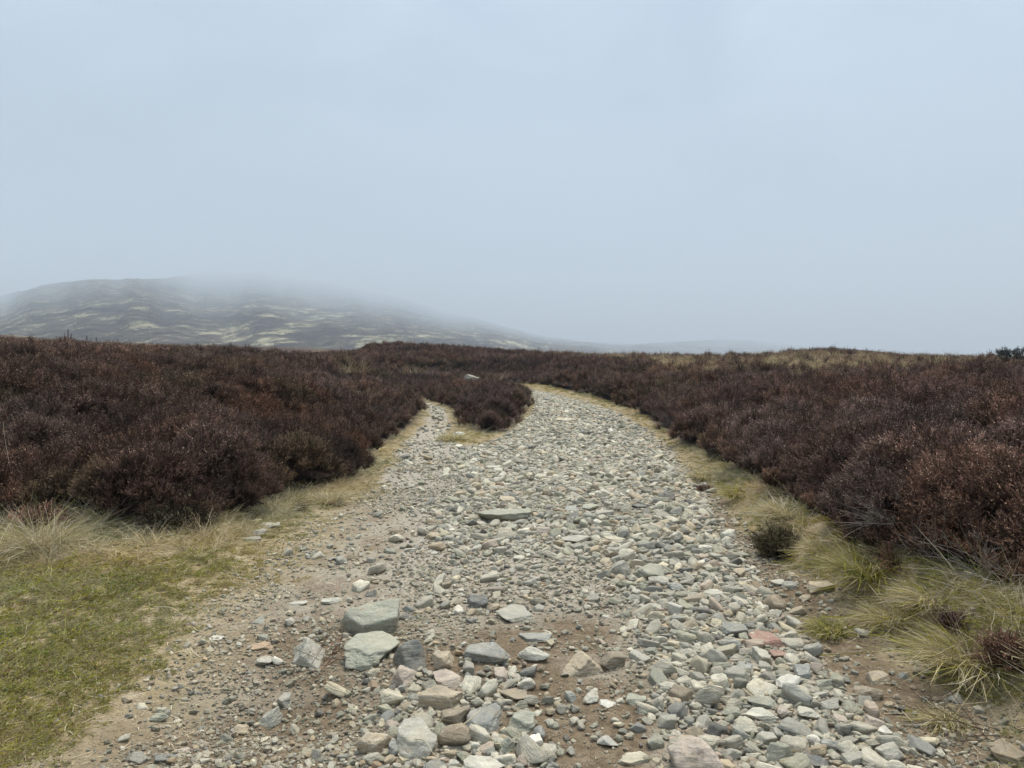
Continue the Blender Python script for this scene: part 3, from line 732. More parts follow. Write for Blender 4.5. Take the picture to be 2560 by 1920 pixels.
# ------------------------------------------------------------------ heather
def strips(P0, D0, L, W, bend, nseg, colb, colt, g, taper=.15, side=None):
    """n curved tapering strips. P0 roots, D0 unit directions, bend vector added quadratically"""
    n = len(P0); tt = np.linspace(0, 1, nseg + 1)
    pts = P0[:, None, :] + D0[:, None, :] * (L[:, None] * tt)[:, :, None] + bend[:, None, :] * (tt ** 2)[None, :, None] * L[:, None, None]
    if side is None:
        r = g.normal(size=(n, 3)); side = np.cross(D0, r); side /= np.linalg.norm(side, axis=1, keepdims=True)
    w = (W[:, None] * (1 - (1 - taper) * tt ** 1.5))[:, :, None] * .5
    a = pts - side[:, None, :] * w; b = pts + side[:, None, :] * w
    V = np.stack([a, b], 2).reshape(-1, 3)
    base = np.arange(n)[:, None] * (nseg + 1) * 2 + np.arange(nseg)[None, :] * 2
    F = np.stack([base, base + 1, base + 3, base + 2], -1).reshape(-1, 4)
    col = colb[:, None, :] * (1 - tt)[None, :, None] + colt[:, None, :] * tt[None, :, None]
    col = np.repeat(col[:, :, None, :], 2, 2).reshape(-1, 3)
    return V, F, col, pts

def heather_clump(seed, H=.32, n=46, flowers=.5):
    g = RS(seed)
    ns = 9; sp = g.randint(0, ns, n)                        # stems gathered in sprays
    a0 = np.arange(ns) * 2.4 + g.uniform(0, .8, ns); l0 = np.array([.05, .3, .3, .55, .5, .62, .75, .7, .45]) * g.uniform(.8, 1.2, ns)
    S0 = np.stack([np.cos(a0) * np.sin(l0), np.sin(a0) * np.sin(l0), np.cos(l0)], -1)
    D = S0[sp] + g.normal(0, .085, (n, 3)); D /= np.linalg.norm(D, axis=1, keepdims=True)
    P = S0[sp] * .02 + g.normal(0, .008, (n, 3)); P[:, 2] = 0
    sl_ = g.uniform(.72, 1.15, ns); L = H * sl_[sp] * g.uniform(.75, 1.08, n)
    sb_c = g.choice([.45, .7, 1.0, 1.3, 1.75], ns)[sp][:, None]
    bend = g.normal(0, .10, (n, 3)); bend[:, 2] = np.abs(bend[:, 2]) * .4
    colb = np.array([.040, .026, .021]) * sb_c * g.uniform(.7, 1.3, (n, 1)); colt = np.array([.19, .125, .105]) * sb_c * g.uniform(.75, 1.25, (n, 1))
    V1, F1, C1, pts = strips(P, D, L, np.full(n, .005), bend, 4, colb, colt, g, .4)
    Vs, Fs, Cs = [V1], [F1], [C1]; off = len(V1)
    # short leafy side shoots up each stem, the feathery part of the plant
    per = 15; idx = np.repeat(np.arange(n), per); tt = g.uniform(.28, 1.0, len(idx))
    k = np.minimum((tt * 4).astype(int), 3); fr = tt * 4 - k
    Q = pts[idx, k] * (1 - fr)[:, None] + pts[idx, k + 1] * fr[:, None]
    d = pts[idx, k + 1] - pts[idx, k]; d /= np.linalg.norm(d, axis=1, keepdims=True)
    d2 = d + g.normal(0, .42, d.shape); d2 /= np.linalg.norm(d2, axis=1, keepdims=True)
    ll = g.uniform(.016, .05, len(idx)) * (1.15 - .4 * tt)
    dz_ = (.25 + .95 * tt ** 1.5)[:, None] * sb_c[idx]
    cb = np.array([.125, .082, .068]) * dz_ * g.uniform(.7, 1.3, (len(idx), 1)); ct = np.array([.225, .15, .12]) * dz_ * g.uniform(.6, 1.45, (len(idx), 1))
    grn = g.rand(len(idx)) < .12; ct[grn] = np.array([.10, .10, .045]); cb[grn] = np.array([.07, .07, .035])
    V2, F2_, C2_, _ = strips(Q, d2, ll, g.uniform(.005, .010, len(idx)), g.normal(0, .15, d2.shape), 1, cb, ct, g, .35)
    Vs.append(V2); Fs.append(F2_ + off); Cs.append(C2_); off += len(V2)
    # withered flower bells near the tips
    nf = int(n * 3 * flowers); idx = g.randint(0, n, nf); tt = g.uniform(.72, 1.0, nf); k = np.minimum((tt * 4).astype(int), 3); fr = tt * 4 - k
    Q = pts[idx, k] * (1 - fr)[:, None] + pts[idx, k + 1] * fr[:, None] + g.normal(0, .006, (nf, 3))
    d3 = g.normal(size=(nf, 3)); d3 /= np.linalg.norm(d3, axis=1, keepdims=True)
    cf = np.array([.52, .40, .31]) * g.uniform(.5, 1.35, (nf, 1)) * np.minimum(sb_c[idx], 1.3)
    V3, F3, C3, _ = strips(Q, d3, g.uniform(.007, .013, nf), g.uniform(.006, .010, nf), np.zeros((nf, 3)), 1, cf, cf, g, .8)
    Vs.append(V3); Fs.append(F3 + off); Cs.append(C3)
    return np.vstack(Vs), np.vstack(Fs), np.vstack(Cs)

HCL = [heather_clump(800 + i, .32, 46, [.5, .9, .25, .6, 1.2, .3, .1, .7][i]) for i in range(8)]
HM = []
for v, f, c in HCL:
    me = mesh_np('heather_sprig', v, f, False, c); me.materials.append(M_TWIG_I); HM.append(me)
HEATH = proto_collection('heather_kinds', HM)

def soh(x, y):
    """distance into the heather with a ragged plant edge"""
    so = sdpoly(x, y, OPEN)
    return so + .30 * (fbm(x * 1.3, y * 1.3, 3, 33) + .15) * np.interp(y, [0, 6, 12, 30], [.6, .8, 1.0, .7])

def canopy(x, y, so=None):
    """height of the heather tops over the ground"""
    if so is None: so = soh(x, y)
    d, bid = cells(x, y, .85, 3); d2, b2 = cells(x, y, 2.6, 8)
    dome = np.sqrt(np.clip(1 - (d / .62) ** 2, 0, 1)); dome2 = np.sqrt(np.clip(1 - (d2 / .8) ** 2, 0, 1))
    h = .13 + .25 * dome * (.45 + 1.0 * bid) + .20 * dome2 * (.4 + b2) + .09 * fbm(x * 1.7, y * 1.7, 4, 4)
    h = h * (1 - .25 * sstep(6.5, 4, y) * (x > 0)) * (1 - low_part(x, y))
    e = np.sqrt(np.clip((so + .12) / .4, 0, 1))
    return h * e

def heather_points(n, rlo, rhi, seed, cond, amax=.95):
    g = RS(seed)
    r = rlo * (rhi / rlo) ** g.rand(n); u = g.uniform(-amax, amax, n)
    y = r; x = u * r
    so = soh(x, y); k = (so > -.02) & cond(x, y, so) & (g.rand(n) > .85 * straw_zone(x, y))
    return x[k], y[k], so[k], g

def straw_zone(x, y):
    """0..1, where pale moor grass replaces heather towards the skyline"""
    u = x / np.maximum(y, 1); col_ = C2 + F2 * u; row = E2 + F2 * (CAMH - ground_z(x, y, False) - .35) / np.maximum(y, 1)
    band = np.interp(col_, [0, 1080, 1150, 1300, 1420, 1500, 1750, 2000, 2212], [0, 740, 766, 776, 796, 808, 812, 802, 800])
    return sstep(8, -8, row - band - 16 * fbm(x * .3, y * .22, 3, 61)) * sstep(-.5, -.1, fbm(x * .35, y * .25, 3, 62)) * (y > 20) * (y < 80)

def heath_tint(x, y, g):
    d, bid = cells(x, y, .85, 3); d2, b2 = cells(x, y, 2.6, 8)
    n = len(x); base = np.ones((n, 3)) * (.72 + .6 * bid)[:, None]
    pal = np.array([(.98, .98, .98), (1.05, .92, .82), (.86, .92, .98), (.9, 1.0, .80), (1.0, 1.02, 1.05), (1.05, .98, .88), (.66, .66, .70), (1.25, 1.28, 1.34), (.95, .92, .95), (1.0, .96, .9)])
    base = base * pal[(b2 * 9.99).astype(int)] ** .6 * pal[((bid * 97) % 1 * 9.99).astype(int)] ** .8
    base *= (1 + .3 * fbm(x * .4, y * .4, 3, 91))[:, None] * np.array([.87, .79, .735]) * np.where((x > 1.5) & (y < 7.5), .88, 1.)[:, None] * (1 - .12 * (bid > .86))[:, None]
    far = sstep(8, 40, y)[:, None]
    return base * g.uniform(.75, 1.25, (n, 1))

SOH = soh(GX, GY)
def make_heather(name, label, n, rlo, rhi, seed, cond, core_cond, tintmul=(1, 1, 1)):
    x, y, so, g = heather_points(n, rlo, rhi, seed, cond)
    e = .06; H0 = ground_z(x, y, False) + canopy(x, y, so)
    Hx = ground_z(x + e, y, False) + canopy(x + e, y); Hy = ground_z(x, y + e, False) + canopy(x, y + e)
    nrm = np.stack([-(Hx - H0) / e, -(Hy - H0) / e, np.ones(len(x))], -1)
    nrm[:, :2] = np.clip(nrm[:, :2], -1.6, 1.6)
    nrm /= np.linalg.norm(nrm, axis=1, keepdims=True)
    ax = nrm * .75 + np.array([.06, -.05, .45]) + g.normal(0, .16, nrm.shape); ax /= np.linalg.norm(ax, axis=1, keepdims=True)
    s = g.uniform(.7, 1.15, len(x)) * np.interp(y, [4, 7, 15, 40, 75], [.72, .84, .95, 1.35, 2.0])
    s = s * np.clip(.6 + so, .6, 1)
    P = np.stack([x, y, H0], -1) - ax * np.minimum((.24 + g.uniform(-.09, .06, len(x))) * s, canopy(x, y, so) * .9 + .01)[:, None]
    rot = eulers(rotmats(ax, g.uniform(0, 2 * pi, len(x))))
    tint = heath_tint(x, y, g) * np.array(tintmul)
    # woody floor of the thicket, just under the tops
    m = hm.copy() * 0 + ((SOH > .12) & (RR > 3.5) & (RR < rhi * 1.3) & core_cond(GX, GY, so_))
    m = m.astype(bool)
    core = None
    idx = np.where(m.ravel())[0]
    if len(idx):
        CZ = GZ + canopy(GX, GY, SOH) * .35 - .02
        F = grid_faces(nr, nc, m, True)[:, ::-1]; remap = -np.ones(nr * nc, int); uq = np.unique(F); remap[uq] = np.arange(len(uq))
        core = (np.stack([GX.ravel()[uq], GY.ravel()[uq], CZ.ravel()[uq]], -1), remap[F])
    return scatter(name, P, rot, np.repeat(s[:, None], 3, 1), g.randint(0, len(HM), len(x)), tint, HEATH, M_LITTER, label, core)

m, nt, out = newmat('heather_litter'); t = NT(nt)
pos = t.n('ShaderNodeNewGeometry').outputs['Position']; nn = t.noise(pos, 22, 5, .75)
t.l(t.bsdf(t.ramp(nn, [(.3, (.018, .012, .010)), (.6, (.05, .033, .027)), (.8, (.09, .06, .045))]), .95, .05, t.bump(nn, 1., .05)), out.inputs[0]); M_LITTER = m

isl = lambda x, y: (x > np.interp(y, [14, 15, 16, 19, 22, 27, 33, 40], [-.6, -.8, -1.1, -1.55, -1.95, -3.6, -6, -9])) & (x < np.interp(y, [14, 18, 26, 29, 33, 37, 41], [-.1, .4, .7, .6, -.3, -3.2, -8])) & (y > 14.3) & (y < 42)
leftc = lambda x, y, so: (x < 0) & (y < 46) & ~isl(x, y)
rightc = lambda x, y, so: (x >= 0) & (y < 46) & ~isl(x, y)
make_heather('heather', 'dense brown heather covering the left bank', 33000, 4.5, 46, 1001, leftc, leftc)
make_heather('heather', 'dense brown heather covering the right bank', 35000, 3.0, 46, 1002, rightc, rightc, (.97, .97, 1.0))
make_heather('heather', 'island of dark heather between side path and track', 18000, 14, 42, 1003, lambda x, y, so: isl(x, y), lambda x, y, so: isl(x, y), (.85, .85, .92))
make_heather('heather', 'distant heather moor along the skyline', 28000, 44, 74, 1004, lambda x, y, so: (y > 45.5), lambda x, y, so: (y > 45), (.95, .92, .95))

# ------------------------------------------------------------------ grass
STRAW = np.array([.56, .465, .275]); STRAW2 = np.array([.68, .60, .43]); GREEN = np.array([.13, .18, .045]); OLIVE = np.array([.37, .34, .10]); BROWN = np.array([.33, .21, .11])
MOSS = np.array([.42, .39, .06])
def tuft(seed, n, H, W, spread, leanm, droop, pal, wind=(0, 0)):
    g = RS(seed); ang = g.uniform(0, 2 * pi, n); rad = spread * np.sqrt(g.rand(n))
    P = np.stack([np.cos(ang) * rad, np.sin(ang) * rad, np.zeros(n)], -1)
    a2 = ang + g.normal(0, .85, n); lean = np.abs(g.normal(leanm, .25, n)) * (.35 + .65 * rad / max(spread, 1e-6))
    D = np.stack([np.cos(a2) * np.sin(lean), np.sin(a2) * np.sin(lean), np.cos(lean)], -1)
    L = H * g.uniform(.5, 1.15, n)
    bend = np.stack([np.cos(a2) * droop + wind[0], np.sin(a2) * droop + wind[1], -np.abs(g.normal(droop, droop * .4, n)) * .8], -1) * g.uniform(.4, 1.3, (n, 1)) + g.normal(0, .1, (n, 3))
    ci = g.choice(len(pal), n, p=np.array([p[1] for p in pal])); base = np.array([p[0] for p in pal])[ci]
    j = g.uniform(.65, 1.3, (n, 1))
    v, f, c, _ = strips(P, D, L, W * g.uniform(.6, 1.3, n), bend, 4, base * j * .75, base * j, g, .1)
    q = v.reshape(n, 5, 2, 3); brk = g.rand(n) < .32; kk = g.randint(1, 4, n); turn = g.normal(0, .5, (n, 2))
    for i in range(1, 5):
        m_ = brk & (kk < i); base_ = q[np.arange(n), kk].mean(1)
        dlt = q[:, i] - base_[:, None, :]; hor = np.linalg.norm(dlt, axis=2, keepdims=True)
        new = base_[:, None, :] + np.concatenate([dlt[:, :, :2] * .8 + turn[:, None, :] * hor, -np.abs(dlt[:, :, 2:]) * .55], 2)
        q[:, i] = np.where(m_[:, None, None], new, q[:, i])
    q += g.normal(0, .0035, (n, 5, 1, 3)) * np.arange(5)[None, :, None, None] * .5
    v = q.reshape(-1, 3)
    v[:, 2] = np.maximum(v[:, 2], .004 + .012 * g.rand(len(v)))
    return v, f, c
PS = [(STRAW, .5), (STRAW2, .35), (OLIVE, .12), (GREEN, .03)]; PG = [(GREEN, .22), (MOSS, .30), (OLIVE, .22), (BROWN, .10), (STRAW, .16)]; PM = [(OLIVE, .3), (MOSS, .25), (STRAW, .25), (BROWN, .12), (GREEN, .08)]
GT = []
spec = [(34, .16, .0032, .03, .7, .5, PS), (40, .13, .003, .035, .9, .6, PS), (60, .042, .0035, .05, .9, .3, PG), (60, .032, .0035, .05, .9, .3, PG), (56, .04, .0035, .05, 1., .4, PM), (36, .09, .0035, .04, 1.0, .5, PM), (60, .028, .0035, .055, 1.1, .3, PM), (28, .20, .0032, .03, .6, .6, PS)]
PY = [(STRAW, .5), (OLIVE, .25), (BROWN, .15), (MOSS, .10)]
spec += [(30, .30, .0035, .08, 1.0, .5, PS), (26, .26, .0035, .10, 1.25, .3, [(STRAW, .5), (BROWN, .4), (STRAW2, .1)]), (54, .035, .0035, .055, 1.15, .3, PY), (46, .028, .0035, .055, 1.2, .3, [(MOSS, .5), (BROWN, .2), (STRAW, .3)])]
for i, (n_, H_, W_, sp, le, dr, pal) in enumerate(spec):
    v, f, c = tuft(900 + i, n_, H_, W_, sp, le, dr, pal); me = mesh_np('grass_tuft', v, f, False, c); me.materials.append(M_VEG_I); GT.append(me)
GRASS = proto_collection('grass_kinds', GT)

def make_grass(name, label, n, ylo, yhi, seed, cond, probs_f):
    g = RS(seed); y = ylo * (yhi / ylo) ** g.rand(n); x = g.uniform(-.95, .95, n) * y
    so = sdpoly(x, y, OPEN); sb = sdpoly(x, y, BARE)
    gr, mu, _, _, _, _, _ = zonemasks(x, y)
    k = (g.rand(n) < sstep(.25, .95, gr + np.where(x > 0, .2, .75) * (fbm(x * 1.9, y * 1.9, 4, 55) - .05)) * .9 + .3 * ((so > -.1) & (so < .35))) & (so < .35) & (soh(x, y) < .16) & cond(x, y); x, y, so, sb = x[k], y[k], so[k], sb[k]; n = len(x)
    vid = probs_f(x, y, so, sb, g)
    s = g.uniform(.7, 1.25, n) * np.interp(y, [3, 12, 30], [.85, 1.1, 1.5]) * np.clip(.55 + .9 * sb, .5, 1.15)
    ax = np.stack([g.normal(0, .2, n), g.normal(0, .2, n) - .1, np.ones(n)], -1)
    rot = eulers(rotmats(ax, g.uniform(0, 6.28, n)))
    warm = fbm(x * .9, y * .9, 3, 57)[:, None]
    tint = (1.04 + .38 * warm * np.array([1, .45, .2])) * g.uniform(.75, 1.2, (n, 1))
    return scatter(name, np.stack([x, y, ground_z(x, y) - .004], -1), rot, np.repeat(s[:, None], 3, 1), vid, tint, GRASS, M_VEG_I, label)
def pf_left(x, y, so, sb, g):
    n = len(x); near_h = np.clip(1.1 - (-so) / .9, 0, 1); u = g.rand(n); vid = g.choice([10, 11, 4, 10, 6, 5, 10], n)
    gp = fbm(x * 1.6, y * 1.6, 3, 58); vid = np.where((gp > .2) & (u < .45), g.choice([2, 3], n), vid)
    tall = g.rand(n) < near_h * .85; vid = np.where(tall, g.choice([0, 1, 7, 5], n), vid)
    z = sstep(5.1, 6.0, y) * sstep(-3.0, -3.7, x) * (y < 9) + .08 * sstep(-.3, -.05, so) * (y < 14)
    return np.where(g.rand(n) < z * .45, g.choice([8, 9, 8], n), vid)
def pf_right(x, y, so, sb, g):
    n = len(x); gp = fbm(x * 1.6, y * 1.2, 3, 59); vid = g.choice([0, 1, 4, 5, 7], n)
    vid = np.where(gp < .2, g.choice([3, 11, 6, 2, 11, 4], n), vid)
    return np.where((g.rand(n) < .06) & (y < 12), 8, vid)
make_grass('grass', 'short green and straw turf left of the track', 52000, 2.3, 30, 1101, lambda x, y: (x < 0) & ~isl(x - .5, y), pf_left)
make_grass('grass', 'straw grass and moss on the right verge', 68000, 2.2, 40, 1102, lambda x, y: x >= 0, pf_right)

def straws(name, label, n, area, seed, L0=.09):
    g = RS(seed); x = g.uniform(area[0], area[1], n); y = g.uniform(area[2], area[3], n); sb = sdpoly(x, y, BARE)
    k = (g.rand(n) < sstep(-.9, .3, sb + .3 * fbm(x * 2, y * 2, 2, 81)) * .9 + .05) & (sdpoly(x, y, OPEN) < .1); x, y = x[k], y[k]; n = len(x)
    a = g.uniform(0, 2 * pi, n); D = np.stack([np.cos(a), np.sin(a), g.uniform(-.02, .12, n)], -1)
    col = STRAW2 * g.uniform(.6, 1.15, (n, 1)); L = L0 * g.gamma(2, .45, n)
    v, f, c, _ = strips(np.stack([x, y, ground_z(x, y) + .006], -1), D, L, np.full(n, .0028), g.normal(0, .15, (n, 3)) * [1, 1, .3], 3, col, col, g, .6, side=np.stack([-np.sin(a), np.cos(a), np.zeros(n)], -1))
    gz = ground_z(v[:, 0], v[:, 1]) + .004; v[:, 2] = np.maximum(v[:, 2], gz)
    link(name, mesh_np(name, v, f, False, c), M_VEG, label=label, kind='stuff')
straws('dry_straw', 'bits of dry straw lying on dirt and turf', 9000, (-4.2, 2.6, 2.6, 8), 77, .05)

# individual tussocks --------------------------------------------------
def tussock(px, py, w, h, label, pal=PS, n=520, seed=0, wind=(0, 0), droop=.75, cat='grass tuft', name='grass_tussock', W=.0056):
    x, y, z = hit(px, py + h * .40); D = y; H = h / FPX * D * 1.15; sp = w / FPX * D
    v, f, c = tuft(1200 + seed, n, max(H * 1.05, sp * .27), W * max(1, D / 6), sp * .33, .75, droop * .7, pal, wind)
    o = link(name, mesh_np(name, v, f, False, c), M_VEG, label=label, cat=cat); o.location = (x, y, z - .01); return o
TU = [(825,1240,75,50,'pale tussock at the left heather edge beside the track'),
 (265,1285,150,95,'broad blond tussock below the left heather'),
 (110,1330,170,110,'brownish dry tussock at the left edge of the photo'),
 (520,1290,130,60,'flattened straw tussock right of the front heather bush'),
 (700,1262,90,36,'low straw tussock between heather bush and dirt path'),
 (1960,1268,115,55,'blond tussock above the small dark heather bush'),
 (2165,1400,130,100,'spiky greenish tussock on the right bank'),
 (2050,1360,80,45,'small arched tussock right of the dark heather bush'),
 (2430,1610,230,120,'large drooping blond tussock on the lower right bank'),
 (2230,1530,120,60,'low tussock overhanging the mud on the right'),
 (2330,1480,130,60,'pale tussock between green moss and heather'),
 (2370,1790,80,50,'small thin tussock growing out of the mud'),
 (1850,1225,90,40,'yellowish tussock on the right verge before the dark bush'),
 (1765,1185,80,34,'short blond tussock at the narrow right verge'),
 (2080,1560,110,40,'mossy tuft at the top of the muddy edge'),
 (1130,1090,90,26,'golden tussock in front of the island heather'),]
for i, (a, b, c_, d, lab) in enumerate(TU):
    wd = (-.5, -.35) if a > 2200 else ((-.25, -.2) if a > 1500 else (.1, -.1))
    tussock(a, b, c_, d, lab, PS if i < 6 else ([(OLIVE, .3), (MOSS, .2), (STRAW, .4), (GREEN, .1)] if i in (6, 12, 14) else [(STRAW, .5), (STRAW2, .22), (MOSS, .16), (OLIVE, .12)]), 760 if c_ > 100 else 420, i, wd)
# tufts that stand up against the far heather
def far_tuft(px, pytop, Y, Hm, wm, label, seed, n=160):
    dx, dz = ray(px, pytop); z = CAMH + dz * Y - Hm
    v, f, c = tuft(1300 + seed, n, Hm, .006 * max(1, Y / 16), wm * .5, .35, .3, [(STRAW * .75, .5), (BROWN * .8, .4), (STRAW2 * .8, .1)])
    o = link('grass_tussock', mesh_np('grass_tussock', v, f, False, c), M_VEG, label=label, cat='grass tuft'); o.location = (dx * Y, Y, z)
far_tuft(885, 872, 13.5, .42, .5, 'pale grass plume above the end of the left heather', 1, 70)
far_tuft(1035, 893, 26, .55, .9, 'dry orange grass tuft in heather left of centre', 2, 60)
far_tuft(1215, 925, 38, .9, 1.2, 'sparse reedy grass beyond the island heather', 3)
far_tuft(1110, 925, 38, .9, 1.6, 'pale grass beside the distant pale boulder', 4)
far_tuft(1320, 868, 56, .9, 3.4, 'wide straw coloured grass patch on the central skyline', 5, 500)
far_tuft(1430, 869, 56, .8, 1.6, 'small straw grass patch right of the central skyline patch', 6, 260)
far_tuft(2033, 866, 50, .9, .8, 'round pale tuft crowning the right skyline mound', 7, 300)

# pale grass among heather on the right skyline
g = RS(88); n = 38000; y = 20 * (76 / 20) ** g.rand(n); u = g.uniform(0, .95, n); x = u * y
k = (g.rand(n) < straw_zone(x, y)) & (sdpoly(x, y, OPEN) > .6); x, y = x[k], y[k]; n = len(x)
ax = np.stack([g.normal(0, .2, n), g.normal(0, .2, n), np.ones(n)], -1)
scatter('moor_grass', np.stack([x, y, ground_z(x, y) + canopy(x, y) * .6 - .05], -1), eulers(rotmats(ax, g.uniform(0, 6, n))), np.repeat((g.uniform(1.6, 3.0, n) * np.interp(y, [24, 60], [.8, 1.2]))[:, None], 3, 1) * np.array([1.3, 1.3, 1]),
        g.choice([0, 1, 5, 7], n), np.array([.95, .85, .8]) * g.uniform(.6, 1.1, (n, 1)), GRASS, M_VEG_I, 'straw coloured moor grass among the heather on the right skyline')

# individual heather bushes ---------------------------------------------
def bush(px, py, w, h, label, seed, mul=(1, 1, 1), n=26, flowers=None):
    x, y, z = hit(px, py + h * .5); R_ = w / FPX * y / 2; H = h / FPX * y
    g = RS(seed); Vs, Fs, Cs = [], [], []; off = 0
    for i in range(n):
        a = g.uniform(0, 2 * pi); q = math.sqrt(g.rand()); v, f, c = HCL[g.randint(8)]
        lean = q * .8; axd = np.array([[math.cos(a) * math.sin(lean), math.sin(a) * math.sin(lean), math.cos(lean)]]) + g.normal(0, .1, (1, 3))
        M = rotmats(axd, g.uniform(0, 6, 1))[0]; s = H / .34 * g.uniform(.8, 1.05) * (1 - .25 * q)
        vv = (v * s) @ M.T + np.array([math.cos(a) * R_ * q * .5, math.sin(a) * R_ * q * .5, -.01]); vv[:, 2] = np.maximum(vv[:, 2], -.02)
        Vs.append(vv); Fs.append(f + off); Cs.append(c * np.array(mul) * g.uniform(.8, 1.2)); off += len(v)
    o = link('heather_bush', mesh_np('heather_bush', np.vstack(Vs), np.vstack(Fs), False, np.vstack(Cs)), M_TWIG, label=label, cat='bush'); o.location = (x, y, z)
bush(1945, 1340, 90, 84, 'small dark green heather bush at the stony right edge', 1, (.62, .72, .5), 30)
bush(455, 1265, 150, 120, 'dark olive heather bush standing forward into the left grass', 2, (.8, .9, .75), 34)
bush(760, 1262, 70, 30, 'tiny low heather sprig in straw beside the dirt path', 3, (1.1, .95, .9), 10)
bush(90, 1290, 190, 90, 'withered brown heather half buried in dry grass, far left', 4, (1.35, 1.1, 1.0), 20)
bush(2530, 1610, 90, 110, 'reddish heather bush on the lower right edge', 5, (.95, .78, .7), 18)
bush(2390, 1540, 70, 60, 'small purplish heather among the right bank moss', 6, (.95, .85, .95), 12)
bush(1765, 1215, 40, 26, 'lone heather seedling on the right verge', 7, (1.1, .9, .8), 8)

# dead silvery branches in the right heather
def branchy(name, px, py, span, label, seed, dirv, col, n=38, L=.45, lift=.0, cat='branches', w=.004):
    x, y, z = hit(px, py); g = RS(seed)
    D = np.array(dirv)[None, :] + g.normal(0, .28, (n, 3)); D /= np.linalg.norm(D, axis=1, keepdims=True)
    P = g.normal(0, .05, (n, 3)) * [1, 1, .3]; Ls = L * g.uniform(.5, 1.1, n)
    cc = np.array(col) * g.uniform(.7, 1.25, (n, 1))
    v1, f1, c1, pts = strips(P, D, Ls, np.full(n, w), g.normal(0, .25, (n, 3)), 5, cc, cc, g, .35)
    m = n * 5; idx = g.randint(0, n, m); k = g.randint(1, 5, m); Q = pts[idx, k]; d = D[idx] + g.normal(0, .45, (m, 3)); d /= np.linalg.norm(d, axis=1, keepdims=True)
    c2 = cc[idx]; v2, f2, c2, _ = strips(Q, d, L * g.uniform(.12, .32, m), np.full(m, w * .55), g.normal(0, .2, (m, 3)), 3, c2, c2, g, .3)
    o = link(name, mesh_np(name, np.vstack([v1, v2]), np.vstack([f1, f2 + len(v1)]), False, np.vstack([c1, c2])), M_TWIG, label=label, cat=cat)
    o.location = (x, y, z + lift)
SIL = (.22, .19, .165)
branchy('dead_heather', 2240, 1375, 0, 'fan of bare silvery stems leaning left in the right heather', 1, (-.7, -.1, .32), SIL, 34, .42, .16)
branchy('dead_heather', 2470, 1480, 0, 'grey leafless heather at the right edge above the moss', 2, (-.5, -.1, .45), SIL, 30, .34, .1)
branchy('dead_heather', 2330, 1420, 0, 'grey wiry stems behind the spiky tussock', 3, (-.3, -.1, .7), (.17, .145, .13), 36, .32, .06)
branchy('dead_heather', 640, 1240, 0, 'pale bare twigs fanning over the left heather edge', 4, (.3, -.25, .3), (.30, .26, .22), 14, .34, .06)
branchy('dead_heather', 1690, 1110, 0, 'grey bare stems in the right heather at mid distance', 5, (-.3, -.1, .6), (.13,.11,.11), 50, .5, .25)
branchy('twigs', 800, 1655, 0, 'reddish brown twigs sprawling between the angular rock and outcrop', 6, (.35, .1, .35), (.17, .085, .06), 14, .28, .01, w=.003)
branchy('twigs', 2470, 1850, 0, 'dark wiry stems trailing over the lower right bank', 7, (-.8, .1, .22), (.13, .085, .06), 12, .34, .03, w=.0035)

# tall dry stems at the left edge
def stem(pxb, pyb, pxt, pyt, label, seed, w=.006):
    x, y, z = hit(pxb, pyb); dx, dz = ray(pxt, pyt); T_ = np.array([dx * y, y, CAMH + dz * y]); B = np.array([x, y, z]); g = RS(seed)
    d = T_ - B; L = np.linalg.norm(d); vs, fs, cs = [], [], []; nn = 10; k = 5
    cen = [B * 0 + d * t_ + np.array([.03 * math.sin(t_ * 3 + seed), 0, 0]) * L * t_ * (1 - t_) * 3 for t_ in np.linspace(0, 1, nn)]
    for i, p in enumerate(cen):
        for q in range(k):
            a = 2 * pi * q / k; r = w * .5 * (1 - .7 * i / nn); vs.append(p + np.array([math.cos(a) * r, math.sin(a) * r, 0]))
    F = grid_faces(nn, k, wrap=True)
    o = link('dry_reed', mesh_np('dry_reed', np.array(vs), F, True, np.tile(STRAW2 * 1.0, (len(vs), 1))), M_VEG, label=label, cat='grass stem'); o.location = B
stem(38, 1290, 8, 1055, 'tallest straight straw stem at the left edge of the photo', 1)
stem(48, 1265, -8, 1118, 'arching straw stem crossing the tall one, left edge', 4)
stem(35, 1270, 30, 1150, 'shorter upright straw stem beside the tall ones', 2, .005)
stem(85, 1250, 110, 1145, 'thin brown stem leaning right against the left heather', 6, .004)

# fallen stalk in the stone heap
def stalk(p0, p1, label, seed, w=.005):
    x0, y0, z0 = hit(*p0); x1, y1, z1 = hit(*p1); g = RS(seed); nn = 12; k = 5; vs = []
    d = np.array([x1 - x0, y1 - y0, 0])
    for i in range(nn):
        t_ = i / (nn - 1); zz = .05 + .03 * math.sin(t_ * pi) ; r = w * .5 * (1 - .5 * t_)
        c_ = d * t_ + np.array([.02 * math.sin(5 * t_), .015 * math.cos(4 * t_), zz + (z1 - z0) * t_])
        for q in range(k): a = 2 * pi * q / k; vs.append(c_ + np.array([math.cos(a) * r, math.sin(a) * r * .6, math.sin(a) * r]))
    o = link('dry_reed', mesh_np('dry_reed', np.array(vs), grid_faces(nn, k, wrap=True), True, np.tile(STRAW2, (len(vs), 1))), M_VEG, label=label, cat='grass stem'); o.location = (x0, y0, z0)
stalk((1145, 1855), (1232, 1795), 'fallen straw stalk across the tilted blue slab', 1)
stalk((1015, 1885), (1110, 1925), 'fallen straw stalk at the bottom below the cracked oval slab', 2)
stalk((480, 1800), (565, 1765), 'dry stalk lying on the brown dirt hollow', 3, .004)
stalk((385, 1540), (490, 1575), 'long bent stalk lying on the left turf', 4, .004)

